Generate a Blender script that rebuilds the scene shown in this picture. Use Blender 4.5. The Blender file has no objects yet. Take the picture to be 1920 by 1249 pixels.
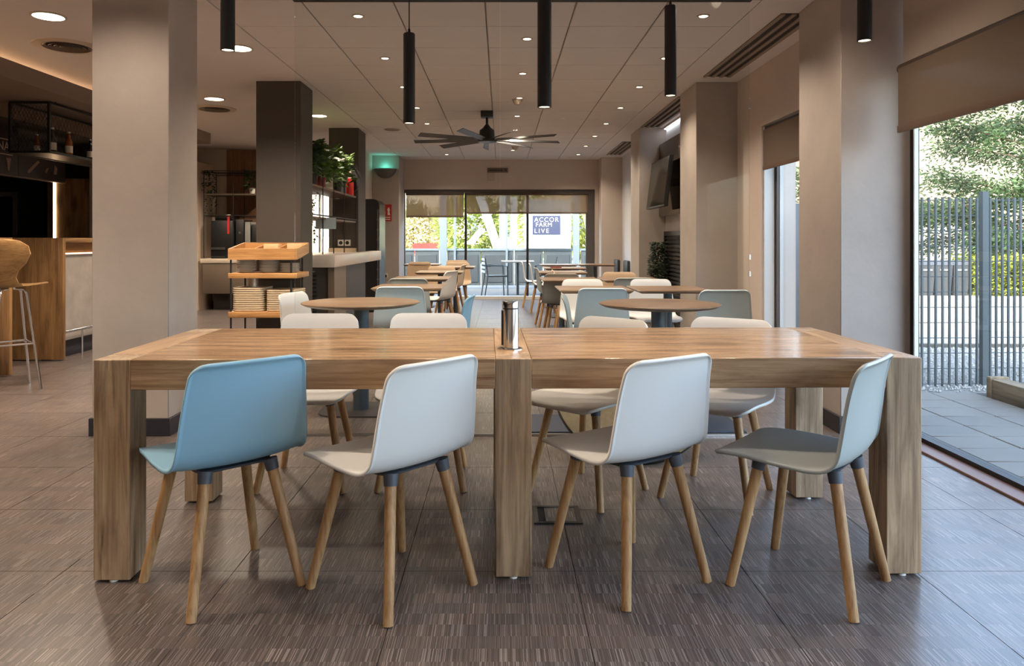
import bpy, bmesh, math, random
from mathutils import Vector, Matrix
random.seed(7)
R = math.radians
SC = bpy.context.scene
COL = SC.collection

# ------------------------------------------------------------------ camera, sky, sun, exposure
cam_d = bpy.data.cameras.new('camera')
cam = bpy.data.objects.new('camera', cam_d)
COL.objects.link(cam)
cam.location = (0, 0, 1.17)
cam.rotation_euler = (R(90), 0, 0)
cam_d.sensor_width = 36.0
cam_d.lens = 1400 / 1920 * 36
cam_d.shift_x = 20 / 1920
cam_d.shift_y = -175.5 / 1920
cam_d.clip_start = 0.05
cam_d.clip_end = 400
SC.camera = cam

world = bpy.data.worlds.new('sky')
SC.world = world
world.use_nodes = True
wn = world.node_tree
wn.nodes.clear()
w_out = wn.nodes.new('ShaderNodeOutputWorld')
w_bg = wn.nodes.new('ShaderNodeBackground')
w_sky = wn.nodes.new('ShaderNodeTexSky')
w_sky.sky_type = 'NISHITA'
w_sky.sun_disc = False
w_sky.sun_elevation = R(38)
w_sky.sun_rotation = R(230)
w_sky.air_density = 1.0
w_sky.dust_density = 3.0
w_bg.inputs['Strength'].default_value = 2.25
w_hs = wn.nodes.new('ShaderNodeHueSaturation'); w_hs.inputs['Saturation'].default_value = 0.88
wn.links.new(w_sky.outputs[0], w_hs.inputs['Color'])
wn.links.new(w_hs.outputs[0], w_bg.inputs[0])
wn.links.new(w_bg.outputs[0], w_out.inputs[0])

sun_d = bpy.data.lights.new('sun', 'SUN')
sun_d.energy = 1.45
sun_d.angle = R(0.6)
sun_d.color = (1.0, 0.93, 0.80)
sun = bpy.data.objects.new('sun', sun_d)
COL.objects.link(sun)
SUN_DIR = Vector((-0.62, -0.50, 0.60)).normalized()
sun.rotation_euler = (-SUN_DIR).to_track_quat('-Z', 'Y').to_euler()
sun.location = SUN_DIR * 30

SC.view_settings.view_transform = 'Standard'
SC.view_settings.look = 'None'
SC.view_settings.gamma = 1.0
SC.view_settings.use_curve_mapping = False
SC.view_settings.exposure = 0.0
SC.cycles.use_denoising = True
SC.cycles.max_bounces = 10
SC.cycles.diffuse_bounces = 5
SC.cycles.glossy_bounces = 4
SC.cycles.transparent_max_bounces = 16
SC.cycles.caustics_reflective = False
SC.cycles.caustics_refractive = False
SC.cycles.sample_clamp_indirect = 4.0

WARM = (1.0, 0.82, 0.64)
DOWNLIGHT_W = 85.0
PENDANT_W = 26.0
ROUND_W = 420.0

def portal(loc, rot, sx, sy):
    d = bpy.data.lights.new('window_portal', 'AREA')
    d.shape = 'RECTANGLE'; d.size = sx; d.size_y = sy
    d.cycles.is_portal = True
    o = bpy.data.objects.new('window_portal', d)
    o.location = loc; o.rotation_euler = rot
    COL.objects.link(o)
portal((2.62, 1.88, 1.05), (0, R(90), 0), 2.2, 5.2)
portal((2.62, 6.25, 1.05), (0, R(90), 0), 2.2, 0.95)
portal((-0.05, 14.95, 1.08), (R(-90), 0, 0), 3.9, 2.2)

# ------------------------------------------------------------------ materials
MATS = {}
def nt(name):
    m = bpy.data.materials.new(name)
    m.use_nodes = True
    n = m.node_tree
    return m, n, n.nodes, n.links, n.nodes['Principled BSDF']

def s2l(c):
    return tuple(((v / 255) / 12.92 if v / 255 <= 0.04045 else ((v / 255 + 0.055) / 1.055) ** 2.4) for v in c)

def mat(name, rgb, rough=0.5, metal=0.0, spec=0.5, noise=0.0, nscale=3.0, bump=0.0, bscale=60.0, trans=0.0):
    """rgb is the surface's own colour in 0-255 sRGB"""
    if name in MATS: return MATS[name]
    m, t, N, L, p = nt(name)
    c = s2l(rgb)
    p.inputs['Base Color'].default_value = (*c, 1)
    p.inputs['Roughness'].default_value = rough
    p.inputs['Metallic'].default_value = metal
    p.inputs['Specular IOR Level'].default_value = spec
    if noise or bump:
        tc = N.new('ShaderNodeTexCoord')
    if noise:
        nz = N.new('ShaderNodeTexNoise'); nz.inputs['Scale'].default_value = nscale
        nz.inputs['Detail'].default_value = 5; nz.inputs['Roughness'].default_value = 0.6
        L.new(tc.outputs['Object'], nz.inputs['Vector'])
        rp = N.new('ShaderNodeValToRGB')
        rp.color_ramp.elements[0].position = 0.3; rp.color_ramp.elements[1].position = 0.7
        rp.color_ramp.elements[0].color = (*[v * (1 - noise) for v in c], 1)
        rp.color_ramp.elements[1].color = (*[min(1, v * (1 + noise)) for v in c], 1)
        L.new(nz.outputs['Fac'], rp.inputs['Fac']); L.new(rp.outputs['Color'], p.inputs['Base Color'])
    if bump:
        nb = N.new('ShaderNodeTexNoise'); nb.inputs['Scale'].default_value = bscale
        nb.inputs['Detail'].default_value = 4
        L.new(tc.outputs['Object'], nb.inputs['Vector'])
        b = N.new('ShaderNodeBump'); b.inputs['Strength'].default_value = bump; b.inputs['Distance'].default_value = 0.01
        L.new(nb.outputs['Fac'], b.inputs['Height']); L.new(b.outputs['Normal'], p.inputs['Normal'])
    MATS[name] = m
    return m

def wood(name, light, dark, axis='X', rough=0.42, stretch=9.0, base=2.2, knots=0.6, spec=0.4):
    if name in MATS: return MATS[name]
    m, t, N, L, p = nt(name)
    p.inputs['Roughness'].default_value = rough
    p.inputs['Specular IOR Level'].default_value = spec
    tc = N.new('ShaderNodeTexCoord'); oi = N.new('ShaderNodeObjectInfo')
    mul = N.new('ShaderNodeMath'); mul.operation = 'MULTIPLY'; mul.inputs[1].default_value = 13.7
    L.new(oi.outputs['Random'], mul.inputs[0])
    add = N.new('ShaderNodeVectorMath'); add.operation = 'ADD'
    L.new(tc.outputs['Object'], add.inputs[0]); L.new(mul.outputs[0], add.inputs[1])
    i = 'XYZ'.index(axis)
    def mapped(f_along, f_across):
        mp = N.new('ShaderNodeMapping')
        s = [f_across] * 3; s[i] = f_along
        mp.inputs['Scale'].default_value = s
        L.new(add.outputs[0], mp.inputs['Vector']); return mp
    m1 = mapped(base / stretch * 4, base * 4)
    n1 = N.new('ShaderNodeTexNoise'); n1.inputs['Scale'].default_value = 1.0; n1.inputs['Detail'].default_value = 7
    n1.inputs['Roughness'].default_value = 0.62; n1.inputs['Distortion'].default_value = 0.8
    L.new(m1.outputs[0], n1.inputs['Vector'])
    rp = N.new('ShaderNodeValToRGB'); e = rp.color_ramp.elements
    e[0].position = 0.30; e[0].color = (*s2l(dark), 1); e[1].position = 0.62; e[1].color = (*s2l(light), 1)
    L.new(n1.outputs['Fac'], rp.inputs['Fac'])
    m2 = mapped(3.0, 110.0)
    n2 = N.new('ShaderNodeTexNoise'); n2.inputs['Scale'].default_value = 1.0; n2.inputs['Detail'].default_value = 3
    L.new(m2.outputs[0], n2.inputs['Vector'])
    r2 = N.new('ShaderNodeValToRGB'); r2.color_ramp.elements[0].position = 0.32; r2.color_ramp.elements[1].position = 0.55
    r2.color_ramp.elements[0].color = (0.66, 0.62, 0.58, 1); r2.color_ramp.elements[1].color = (1, 1, 1, 1)
    L.new(n2.outputs['Fac'], r2.inputs['Fac'])
    mx = N.new('ShaderNodeMix'); mx.data_type = 'RGBA'; mx.blend_type = 'MULTIPLY'; mx.inputs['Factor'].default_value = 0.8
    L.new(rp.outputs['Color'], mx.inputs['A']); L.new(r2.outputs['Color'], mx.inputs['B'])
    last = mx.outputs['Result']
    if knots:
        m4 = mapped(1.6, 38.0)
        n4 = N.new('ShaderNodeTexNoise'); n4.inputs['Scale'].default_value = 1.0; n4.inputs['Detail'].default_value = 3; n4.inputs['Distortion'].default_value = 0.5
        L.new(m4.outputs[0], n4.inputs['Vector'])
        r4 = N.new('ShaderNodeValToRGB'); r4.color_ramp.elements[0].position = 0.29; r4.color_ramp.elements[1].position = 0.37
        r4.color_ramp.elements[0].color = (0.56, 0.50, 0.45, 1); r4.color_ramp.elements[1].color = (1, 1, 1, 1)
        L.new(n4.outputs['Fac'], r4.inputs['Fac'])
        mk4 = N.new('ShaderNodeMix'); mk4.data_type = 'RGBA'; mk4.blend_type = 'MULTIPLY'; mk4.inputs['Factor'].default_value = knots
        L.new(last, mk4.inputs['A']); L.new(r4.outputs['Color'], mk4.inputs['B']); last = mk4.outputs['Result']
        m3 = mapped(2.2, 5.5)
        v = N.new('ShaderNodeTexVoronoi'); v.inputs['Scale'].default_value = 1.0
        n3 = N.new('ShaderNodeTexNoise'); n3.inputs['Scale'].default_value = 9; n3.inputs['Detail'].default_value = 3
        L.new(m3.outputs[0], n3.inputs['Vector'])
        ad = N.new('ShaderNodeVectorMath'); ad.operation = 'ADD'
        sc_ = N.new('ShaderNodeVectorMath'); sc_.operation = 'SCALE'; sc_.inputs['Scale'].default_value = 0.22
        L.new(n3.outputs['Color'], sc_.inputs[0]); L.new(m3.outputs[0], ad.inputs[0]); L.new(sc_.outputs[0], ad.inputs[1])
        L.new(ad.outputs[0], v.inputs['Vector'])
        r3 = N.new('ShaderNodeValToRGB'); r3.color_ramp.elements[0].position = 0.07; r3.color_ramp.elements[1].position = 0.34
        r3.color_ramp.elements[0].color = (0.30, 0.24, 0.2, 1); r3.color_ramp.elements[1].color = (1, 1, 1, 1)
        L.new(v.outputs['Distance'], r3.inputs['Fac'])
        mk = N.new('ShaderNodeMix'); mk.data_type = 'RGBA'; mk.blend_type = 'MULTIPLY'; mk.inputs['Factor'].default_value = knots
        L.new(last, mk.inputs['A']); L.new(r3.outputs['Color'], mk.inputs['B']); last = mk.outputs['Result']
    L.new(last, p.inputs['Base Color'])
    b = N.new('ShaderNodeBump'); b.inputs['Strength'].default_value = 0.12; b.inputs['Distance'].default_value = 0.004
    L.new(n2.outputs['Fac'], b.inputs['Height']); L.new(b.outputs['Normal'], p.inputs['Normal'])
    MATS[name] = m
    return m

def emit(name, rgb, strength):
    if name in MATS: return MATS[name]
    m, t, N, L, p = nt(name)
    p.inputs['Base Color'].default_value = (0.8, 0.8, 0.8, 1)
    p.inputs['Emission Color'].default_value = (*rgb, 1)
    p.inputs['Emission Strength'].default_value = strength
    MATS[name] = m
    return m

def glass(name, tint=(0.96, 0.98, 0.97)):
    if name in MATS: return MATS[name]
    m, t, N, L, p = nt(name)
    out = N['Material Output']
    tr = N.new('ShaderNodeBsdfTransparent'); tr.inputs['Color'].default_value = (*tint, 1)
    gl = N.new('ShaderNodeBsdfGlossy'); gl.inputs['Roughness'].default_value = 0.0
    lw_ = N.new('ShaderNodeLayerWeight'); lw_.inputs['Blend'].default_value = 0.5
    pw_ = N.new('ShaderNodeMath'); pw_.operation = 'POWER'; pw_.inputs[1].default_value = 4.5
    L.new(lw_.outputs['Facing'], pw_.inputs[0])
    fr = N.new('ShaderNodeMath'); fr.operation = 'MULTIPLY_ADD'; fr.inputs[1].default_value = 0.9; fr.inputs[2].default_value = 0.008
    L.new(pw_.outputs[0], fr.inputs[0])
    mx = N.new('ShaderNodeMixShader')
    L.new(fr.outputs[0], mx.inputs[0]); L.new(tr.outputs[0], mx.inputs[1]); L.new(gl.outputs[0], mx.inputs[2])
    L.new(mx.outputs[0], out.inputs['Surface'])
    MATS[name] = m
    return m

def fabric_blind(name, rgb, open_=0.12):
    if name in MATS: return MATS[name]
    m, t, N, L, p = nt(name)
    out = N['Material Output']; c = s2l(rgb)
    p.inputs['Base Color'].default_value = (*c, 1); p.inputs['Roughness'].default_value = 0.8
    tl = N.new('ShaderNodeBsdfTranslucent'); tl.inputs['Color'].default_value = (*c, 1)
    tr = N.new('ShaderNodeBsdfTransparent')
    a = N.new('ShaderNodeMixShader'); a.inputs[0].default_value = 0.2
    b = N.new('ShaderNodeMixShader'); b.inputs[0].default_value = open_
    L.new(p.outputs[0], a.inputs[1]); L.new(tl.outputs[0], a.inputs[2])
    L.new(a.outputs[0], b.inputs[1]); L.new(tr.outputs[0], b.inputs[2]); L.new(b.outputs[0], out.inputs['Surface'])
    MATS[name] = m
    return m

def leafy(name, rgb, var=0.45, nscale=4.0, translucent=0.35):
    if name in MATS: return MATS[name]
    m, t, N, L, p = nt(name)
    out = N['Material Output']; c = s2l(rgb)
    tc = N.new('ShaderNodeTexCoord')
    nz = N.new('ShaderNodeTexNoise'); nz.inputs['Scale'].default_value = nscale; nz.inputs['Detail'].default_value = 4
    L.new(tc.outputs['Object'], nz.inputs['Vector'])
    rp = N.new('ShaderNodeValToRGB'); rp.color_ramp.elements[0].position = 0.35; rp.color_ramp.elements[1].position = 0.65
    rp.color_ramp.elements[0].color = (*[v * (1 - var) for v in c], 1)
    rp.color_ramp.elements[1].color = (*[min(1, v * (1 + var)) for v in c], 1)
    L.new(nz.outputs['Fac'], rp.inputs['Fac']); L.new(rp.outputs['Color'], p.inputs['Base Color'])
    p.inputs['Roughness'].default_value = 0.55
    tl = N.new('ShaderNodeBsdfTranslucent'); L.new(rp.outputs['Color'], tl.inputs['Color'])
    mx = N.new('ShaderNodeMixShader'); mx.inputs[0].default_value = translucent
    L.new(p.outputs[0], mx.inputs[1]); L.new(tl.outputs[0], mx.inputs[2]); L.new(mx.outputs[0], out.inputs['Surface'])
    MATS[name] = m
    return m

def floor_tile_mat():
    m, t, N, L, p = nt('striped_woven_look_tile')
    g = N.new('ShaderNodeNewGeometry'); s = N.new('ShaderNodeSeparateXYZ'); L.new(g.outputs['Position'], s.inputs[0])
    def M(op, a, b=None):
        n = N.new('ShaderNodeMath'); n.operation = op
        for k, v in enumerate((a, b)):
            if v is None: continue
            if isinstance(v, (int, float)): n.inputs[k].default_value = v
            else: L.new(v, n.inputs[k])
        return n.outputs[0]
    band = M('FLOOR', M('DIVIDE', s.outputs['Y'], 0.0667))
    blk = M('FLOOR', M('DIVIDE', M('ADD', s.outputs['X'], M('MULTIPLY', band, 0.037)), 0.15))
    c1 = N.new('ShaderNodeCombineXYZ')
    L.new(M('MULTIPLY', s.outputs['X'], 290.0), c1.inputs[0]); L.new(M('MULTIPLY', band, 7.31), c1.inputs[1])
    n1 = N.new('ShaderNodeTexNoise'); n1.inputs['Scale'].default_value = 1.0; n1.inputs['Detail'].default_value = 2.0
    n1.inputs['Roughness'].default_value = 0.7
    L.new(c1.outputs[0], n1.inputs['Vector'])
    rp = N.new('ShaderNodeValToRGB'); e = rp.color_ramp.elements
    e[0].position = 0.36; e[0].color = (*s2l((76, 69, 67)), 1)
    e[1].position = 0.70; e[1].color = (*s2l((158, 149, 144)), 1)
    k = e.new(0.52); k.color = (*s2l((96, 87, 82)), 1)
    L.new(n1.outputs['Fac'], rp.inputs['Fac'])
    c2 = N.new('ShaderNodeCombineXYZ'); L.new(blk, c2.inputs[0]); L.new(band, c2.inputs[1])
    wn_ = N.new('ShaderNodeTexWhiteNoise'); wn_.noise_dimensions = '2D'; L.new(c2.outputs[0], wn_.inputs['Vector'])
    r2 = N.new('ShaderNodeValToRGB')
    r2.color_ramp.elements[0].color = (0.80, 0.81, 0.84, 1); r2.color_ramp.elements[1].color = (1.06, 1.0, 0.96, 1)
    L.new(wn_.outputs['Value'], r2.inputs['Fac'])
    mx = N.new('ShaderNodeMix'); mx.data_type = 'RGBA'; mx.blend_type = 'MULTIPLY'; mx.inputs['Factor'].default_value = 1.0
    L.new(rp.outputs['Color'], mx.inputs['A']); L.new(r2.outputs['Color'], mx.inputs['B'])
    L.new(mx.outputs['Result'], p.inputs['Base Color'])
    p.inputs['Roughness'].default_value = 0.30
    p.inputs['Specular IOR Level'].default_value = 0.55
    b = N.new('ShaderNodeBump'); b.inputs['Strength'].default_value = 0.10; b.inputs['Distance'].default_value = 0.002
    L.new(n1.outputs['Fac'], b.inputs['Height']); L.new(b.outputs['Normal'], p.inputs['Normal'])
    return m

TILE = floor_tile_mat()
GROUT = mat('dark_grout', (58, 52, 50), 0.8)
STUCCO = mat('grey_stucco', (176, 166, 158), 0.75, noise=0.09, nscale=2.2, bump=0.12, bscale=25)
WALLP = mat('warm_grey_wall_paint', (204, 190, 178), 0.8, noise=0.05, nscale=1.5)
WHITEP = mat('white_wall_paint', (225, 224, 226), 0.8)
CEIL = mat('matt_ceiling_paint', (226, 220, 216), 0.85)
CEILT = mat('ceiling_tile_white', (226, 220, 216), 0.85, noise=0.02, nscale=3)
DARKP = mat('dark_taupe_paint', (66, 60, 54), 0.7, noise=0.05, nscale=1.5)
BASEB = mat('navy_black_baseboard', (40, 40, 48), 0.45)
BLACK = mat('black_powder_coat', (24, 23, 23), 0.45)
BLACKM = mat('black_matt_metal', (30, 28, 27), 0.6)
DGREY = mat('dark_grey_plastic', (74, 80, 90), 0.5)
CHROME = mat('chrome', (222, 222, 224), 0.14, metal=1.0)
STEEL = mat('brushed_steel', (190, 190, 190), 0.28, metal=1.0)
OAKX = wood('rustic_oak_x', (190, 158, 124), (140, 108, 80), 'X', 0.18, base=5.0, knots=0.7, spec=0.5)
OAKZ = wood('rustic_oak_z', (184, 158, 128), (126, 102, 80), 'Z', 0.45, base=5.0, knots=0.9)
OAKY = wood('rustic_oak_y', (188, 156, 122), (138, 108, 80), 'Y', 0.32, base=5.0, knots=0.6, spec=0.5)
BEECH = wood('oiled_oak_leg', (188, 150, 106), (146, 108, 70), 'Z', 0.45, knots=0.0, base=4)
WALNUT = wood('brown_veneer_top', (150, 122, 98), (112, 88, 70), 'X', 0.32, knots=0.0, spec=0.5)
BAROAK = wood('bar_oak_z', (160, 122, 80), (108, 78, 50), 'Z', 0.5, knots=0.8)
BAROAKY = wood('bar_oak_y', (160, 122, 80), (108, 78, 50), 'Y', 0.5, knots=0.4)
HONEY = wood('honey_pine', (198, 152, 98), (160, 112, 66), 'X', 0.45, knots=0.3)
HONEYY = wood('honey_pine_y', (198, 152, 98), (160, 112, 66), 'Y', 0.45, knots=0.3)
VENEER = wood('walnut_wall_panel', (136, 98, 70), (98, 66, 46), 'Z', 0.5, knots=0.0)
CONCR = mat('bar_concrete', (150, 142, 136), 0.7, noise=0.16, nscale=5)
PANE = glass('clear_glass')
PANE2 = glass('partition_glass', (0.965, 0.975, 0.965))
BLIND = fabric_blind('brown_screen_fabric', (126, 108, 92), 0.04)
BLIND3 = fabric_blind('brown_see_through_screen_fabric', (146, 118, 92), 0.26)
LAMPW = emit('warm_lamp_face', (1.0, 0.80, 0.55), 9.0)
LAMPR = emit('warm_white_panel', (1.0, 0.84, 0.62), 7.0)
LED = emit('amber_led_strip', (1.0, 0.62, 0.34), 40.0)
LEDB = emit('amber_light_bar', (1.0, 0.66, 0.38), 12.0)
C_WHITE = mat('white_shell', (222, 221, 219), 0.42)
C_BLUE = mat('blue_shell', (138, 182, 208), 0.42)
C_GREY = mat('light_grey_shell', (158, 164, 162), 0.42)
C_PALE = mat('pale_ice_blue_shell', (202, 222, 232), 0.42)
C_BEIGE_LIT = mat('warm_lit_beige_shell', (196, 170, 142), 0.42)  # beige, with the warm light on far chairs put into the colour
FRAMEG = mat('grey_aluminium_frame', (92, 88, 86), 0.45)
FRAMEW = mat('white_frame', (226, 226, 222), 0.5)

# ------------------------------------------------------------------ building helpers
ORG = {}
def put(o, parent=None, label=None, cat=None, group=None, kind=None):
    COL.objects.link(o)
    if parent is not None: o.parent = parent
    tag(o, label, cat, group, kind)
    return o

def tag(o, label=None, cat=None, group=None, kind=None):
    if label: o['label'] = label
    if cat: o['category'] = cat
    if group: o['group'] = group
    if kind: o['kind'] = kind
    return o

def thing(name, loc, label, cat, group=None):
    o = bpy.data.objects.new(name, None)
    o.location = loc
    o.empty_display_size = 0.1
    put(o, None, label, cat, group)
    ORG[o.name] = Vector(loc)
    return o

class B:
    def __init__(s): s.bm = bmesh.new()
    def box(s, x0, x1, y0, y1, z0, z1, bev=0.0, seg=2):
        vs = [s.bm.verts.new((x, y, z)) for x in (x0, x1) for y in (y0, y1) for z in (z0, z1)]
        q = [(0, 1, 3, 2), (4, 6, 7, 5), (0, 4, 5, 1), (2, 3, 7, 6), (0, 2, 6, 4), (1, 5, 7, 3)]
        fs = [s.bm.faces.new([vs[i] for i in f]) for f in q]
        if bev:
            es = {e for f in fs for e in f.edges}
            bmesh.ops.bevel(s.bm, geom=list(es), offset=bev, segments=seg, affect='EDGES', profile=0.5)
        return s
    def frustum_box(s, cx, cy, z0, z1, w0, d0, w1, d1):
        a = [s.bm.verts.new((cx + sx * w0 / 2, cy + sy * d0 / 2, z0)) for sx, sy in ((-1, -1), (1, -1), (1, 1), (-1, 1))]
        b = [s.bm.verts.new((cx + sx * w1 / 2, cy + sy * d1 / 2, z1)) for sx, sy in ((-1, -1), (1, -1), (1, 1), (-1, 1))]
        s.bm.faces.new(a[::-1]); s.bm.faces.new(b)
        for i in range(4): s.bm.faces.new((a[i], a[(i + 1) % 4], b[(i + 1) % 4], b[i]))
        return s
    def cyl(s, p0, p1, r0, r1=None, seg=16, caps=True):
        p0, p1 = Vector(p0), Vector(p1); r1 = r0 if r1 is None else r1
        d = (p1 - p0).normalized()
        u = d.orthogonal().normalized(); v = d.cross(u)
        A = [s.bm.verts.new(p0 + (u * math.cos(a) + v * math.sin(a)) * r0) for a in [2 * math.pi * i / seg for i in range(seg)]]
        C = [s.bm.verts.new(p1 + (u * math.cos(a) + v * math.sin(a)) * r1) for a in [2 * math.pi * i / seg for i in range(seg)]]
        for i in range(seg):
            f = s.bm.faces.new((A[i], A[(i + 1) % seg], C[(i + 1) % seg], C[i])); f.smooth = True
        if caps: s.bm.faces.new(A[::-1]); s.bm.faces.new(C)
        return s
    def tube(s, pts, r, seg=8):
        pts = [Vector(p) for p in pts]; rings = []
        up = None
        for i, p in enumerate(pts):
            d = (pts[min(i + 1, len(pts) - 1)] - pts[max(i - 1, 0)]).normalized()
            u = d.orthogonal().normalized() if up is None else (up - d * up.dot(d)).normalized()
            up = u; v = d.cross(u)
            rings.append([s.bm.verts.new(p + (u * math.cos(a) + v * math.sin(a)) * r) for a in [2 * math.pi * k / seg for k in range(seg)]])
        for a, b in zip(rings, rings[1:]):
            for k in range(seg):
                f = s.bm.faces.new((a[k], a[(k + 1) % seg], b[(k + 1) % seg], b[k])); f.smooth = True
        s.bm.faces.new(rings[0][::-1]); s.bm.faces.new(rings[-1])
        return s
    def lathe(s, prof, c=(0, 0, 0), seg=32, smooth=True, closed=True):
        c = Vector(c); rings = []
        for r, z in prof:
            if r < 1e-6: rings.append([s.bm.verts.new(c + Vector((0, 0, z)))])
            else: rings.append([s.bm.verts.new(c + Vector((r * math.cos(2 * math.pi * i / seg), r * math.sin(2 * math.pi * i / seg), z))) for i in range(seg)])
        for a, b in zip(rings, rings[1:]):
            for i in range(seg):
                j = (i + 1) % seg
                if len(a) == 1 and len(b) == 1: continue
                if len(a) == 1: f = s.bm.faces.new((a[0], b[j], b[i]))
                elif len(b) == 1: f = s.bm.faces.new((a[i], a[j], b[0]))
                else: f = s.bm.faces.new((a[i], a[j], b[j], b[i]))
                f.smooth = smooth
        if closed:
            if len(rings[0]) > 1: s.bm.faces.new(rings[0][::-1])
            if len(rings[-1]) > 1: s.bm.faces.new(rings[-1])
        return s
    def prism(s, pts, axis, a0, a1):
        """pts: 2D outline; axis: the extrusion axis; the other two axes in order"""
        def P(u, v, a):
            return {'X': (a, u, v), 'Y': (u, a, v), 'Z': (u, v, a)}[axis]
        A = [s.bm.verts.new(P(u, v, a0)) for u, v in pts]; C = [s.bm.verts.new(P(u, v, a1)) for u, v in pts]
        n = len(pts)
        s.bm.faces.new(A[::-1]); s.bm.faces.new(C)
        for i in range(n): s.bm.faces.new((A[i], A[(i + 1) % n], C[(i + 1) % n], C[i]))
        return s
    def leaf(s, p, d, n, l, w):
        d = d.normalized(); sd = d.cross(n)
        if sd.length < 1e-4: sd = d.orthogonal()
        sd = sd.normalized() * w / 2; nn = sd.cross(d).normalized() * l * 0.12
        a = s.bm.verts.new(p); b = s.bm.verts.new(p + d * l * 0.45 + sd - nn); c = s.bm.verts.new(p + d * l); e = s.bm.verts.new(p + d * l * 0.45 - sd - nn)
        m_ = s.bm.verts.new(p + d * l * 0.5 + nn)
        for q in ((a, b, m_), (b, c, m_), (c, e, m_), (e, a, m_)):
            s.bm.faces.new(q)
        return s
    def mesh(s, name, m, fix=True):
        if fix: bmesh.ops.recalc_face_normals(s.bm, faces=s.bm.faces)
        me = bpy.data.meshes.new(name); s.bm.to_mesh(me); s.bm.free()
        me.set_sharp_from_angle(angle=R(38))
        if m is not None: me.materials.append(m)
        return me
    def build(s, name, m, parent=None, label=None, cat=None, group=None, kind=None, fix=True):
        if parent is None:
            lo = Vector([min(v.co[i] for v in s.bm.verts) for i in range(3)])
            hi = Vector([max(v.co[i] for v in s.bm.verts) for i in range(3)])
            org = Vector(((lo.x + hi.x) / 2, (lo.y + hi.y) / 2, lo.z))
        else: org = ORG[parent.name]
        bmesh.ops.translate(s.bm, verts=s.bm.verts, vec=-org)
        o = bpy.data.objects.new(name, s.mesh(name, m, fix))
        if parent is None: o.location = org
        put(o, parent, label, cat, group, kind)
        ORG[o.name] = org
        return o

def inst(name, me, parent, loc=(0, 0, 0), rot=(0, 0, 0), org=None):
    """a part that shares mesh data; loc is in the parent's space"""
    o = bpy.data.objects.new(name, me); o.location = loc; o.rotation_euler = rot
    put(o, parent)
    return o

def kids(o): return [c for c in o.children]
def dup(root, loc, rotz, label=None, group=None, keep=None):
    r = root.copy(); COL.objects.link(r); r.location = loc; r.rotation_euler = (0, 0, rotz)
    if label: r['label'] = label
    if group: r['group'] = group
    for ch in list(root.children):
        c = ch.copy(); COL.objects.link(c); c.parent = r
        for g in list(ch.children):
            d = g.copy(); COL.objects.link(d); d.parent = c
    return r

def S(name, b, m, label=None):
    return b.build(name, m, None, label, kind='structure')

def lamp(name, kind, loc, energy, color, parent, spot=None, blend=0.6, radius=0.03, rot=(0, 0, 0)):
    d = bpy.data.lights.new(name, kind); d.energy = energy; d.color = color
    if kind == 'SPOT': d.spot_size = R(spot); d.spot_blend = blend; d.shadow_soft_size = radius
    if kind == 'POINT': d.shadow_soft_size = radius
    o = bpy.data.objects.new(name, d); o.location = loc; o.rotation_euler = rot
    COL.objects.link(o); o.parent = parent
    return o

def round_rect(cx, cy, w, d, r, n=5):
    pts = []
    for qx, qy, a0 in ((1, 1, 0), (-1, 1, 90), (-1, -1, 180), (1, -1, 270)):
        for k in range(n + 1):
            a = R(a0 + 90 * k / n)
            pts.append((cx + qx * (w / 2 - r) + r * math.cos(a), cy + qy * (d / 2 - r) + r * math.sin(a)))
    return pts

ORD = ['first', 'second', 'third', 'fourth', 'fifth', 'sixth', 'seventh', 'eighth', 'ninth', 'tenth', 'eleventh', 'twelfth']

# ------------------------------------------------------------------ floor
floor = S('floor', B().box(-8.2, 2.40, -3.2, 14.62, -0.12, -0.004), GROUT)
X0, Y0, TS = -0.342, 2.633, 0.6
tile_me = B().box(-0.2985, 0.2985, -0.2985, 0.2985, -0.010, 0.0).mesh('tile', TILE)
fo = ORG[floor.name]
rest = B(); n_tiles = 0
for i in range(-13, 5):
    for j in range(-10, 20):
        x0, y0 = X0 + TS * i, Y0 + TS * j
        x1, y1 = x0 + TS, y0 + TS
        if x0 < -8.2 or y0 < -3.2 or y1 > 14.7 or x0 > 2.3: continue
        full = x1 <= 2.4 and y1 <= 14.62
        cx, cy = (x0 + x1) / 2, (y0 + y1) / 2
        seen = cy > 1.5 and abs(cx) < 0.72 * (cy + 0.45) + 0.35 and cy < 12.0
        if seen and full and n_tiles < 296:
            inst('tile', tile_me, floor, (cx - fo.x, cy - fo.y, -fo.z)); n_tiles += 1
        else:
            rest.box(x0 + .0015, min(x1, 2.40) - .0015, y0 + .0015, min(y1, 14.62) - .0015, -0.010, 0.0)
rest.build('tile', TILE, floor, kind='stuff')

# ------------------------------------------------------------------ ceiling
CZ = 2.73
ceiling = S('ceiling', B().box(-8.4, 2.75, -3.4, 15.0, 2.745, 3.0), mat('ceiling_gap_shade', (168, 158, 152), .9))  # slab coloured darker so the gaps between tiles look shaded
co = ORG[ceiling.name]
ct_me = B().box(-0.2975, 0.2975, -0.2975, 0.2975, 0, 0.012, bev=0.004, seg=1).mesh('ceiling_tile', CEILT)
for i in range(6):
    for j in range(17):
        inst('ceiling_tile', ct_me, ceiling, (-1.92 + .302 + .604 * i - co.x, 4.262 + .302 + .604 * j - co.y, CZ - co.z))
b = B()
b.box(-8.4, -1.925, -3.4, 14.75, CZ, 2.745)
b.box(1.705, 2.5, 4.25, 14.75, CZ, 2.745)
b.box(-1.925, 2.5, -3.4, 4.255, CZ, 2.745)
b.box(-1.925, 1.705, 14.535, 14.75, CZ, 2.745)
b.build('plaster_margin', CEIL, ceiling)

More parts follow.
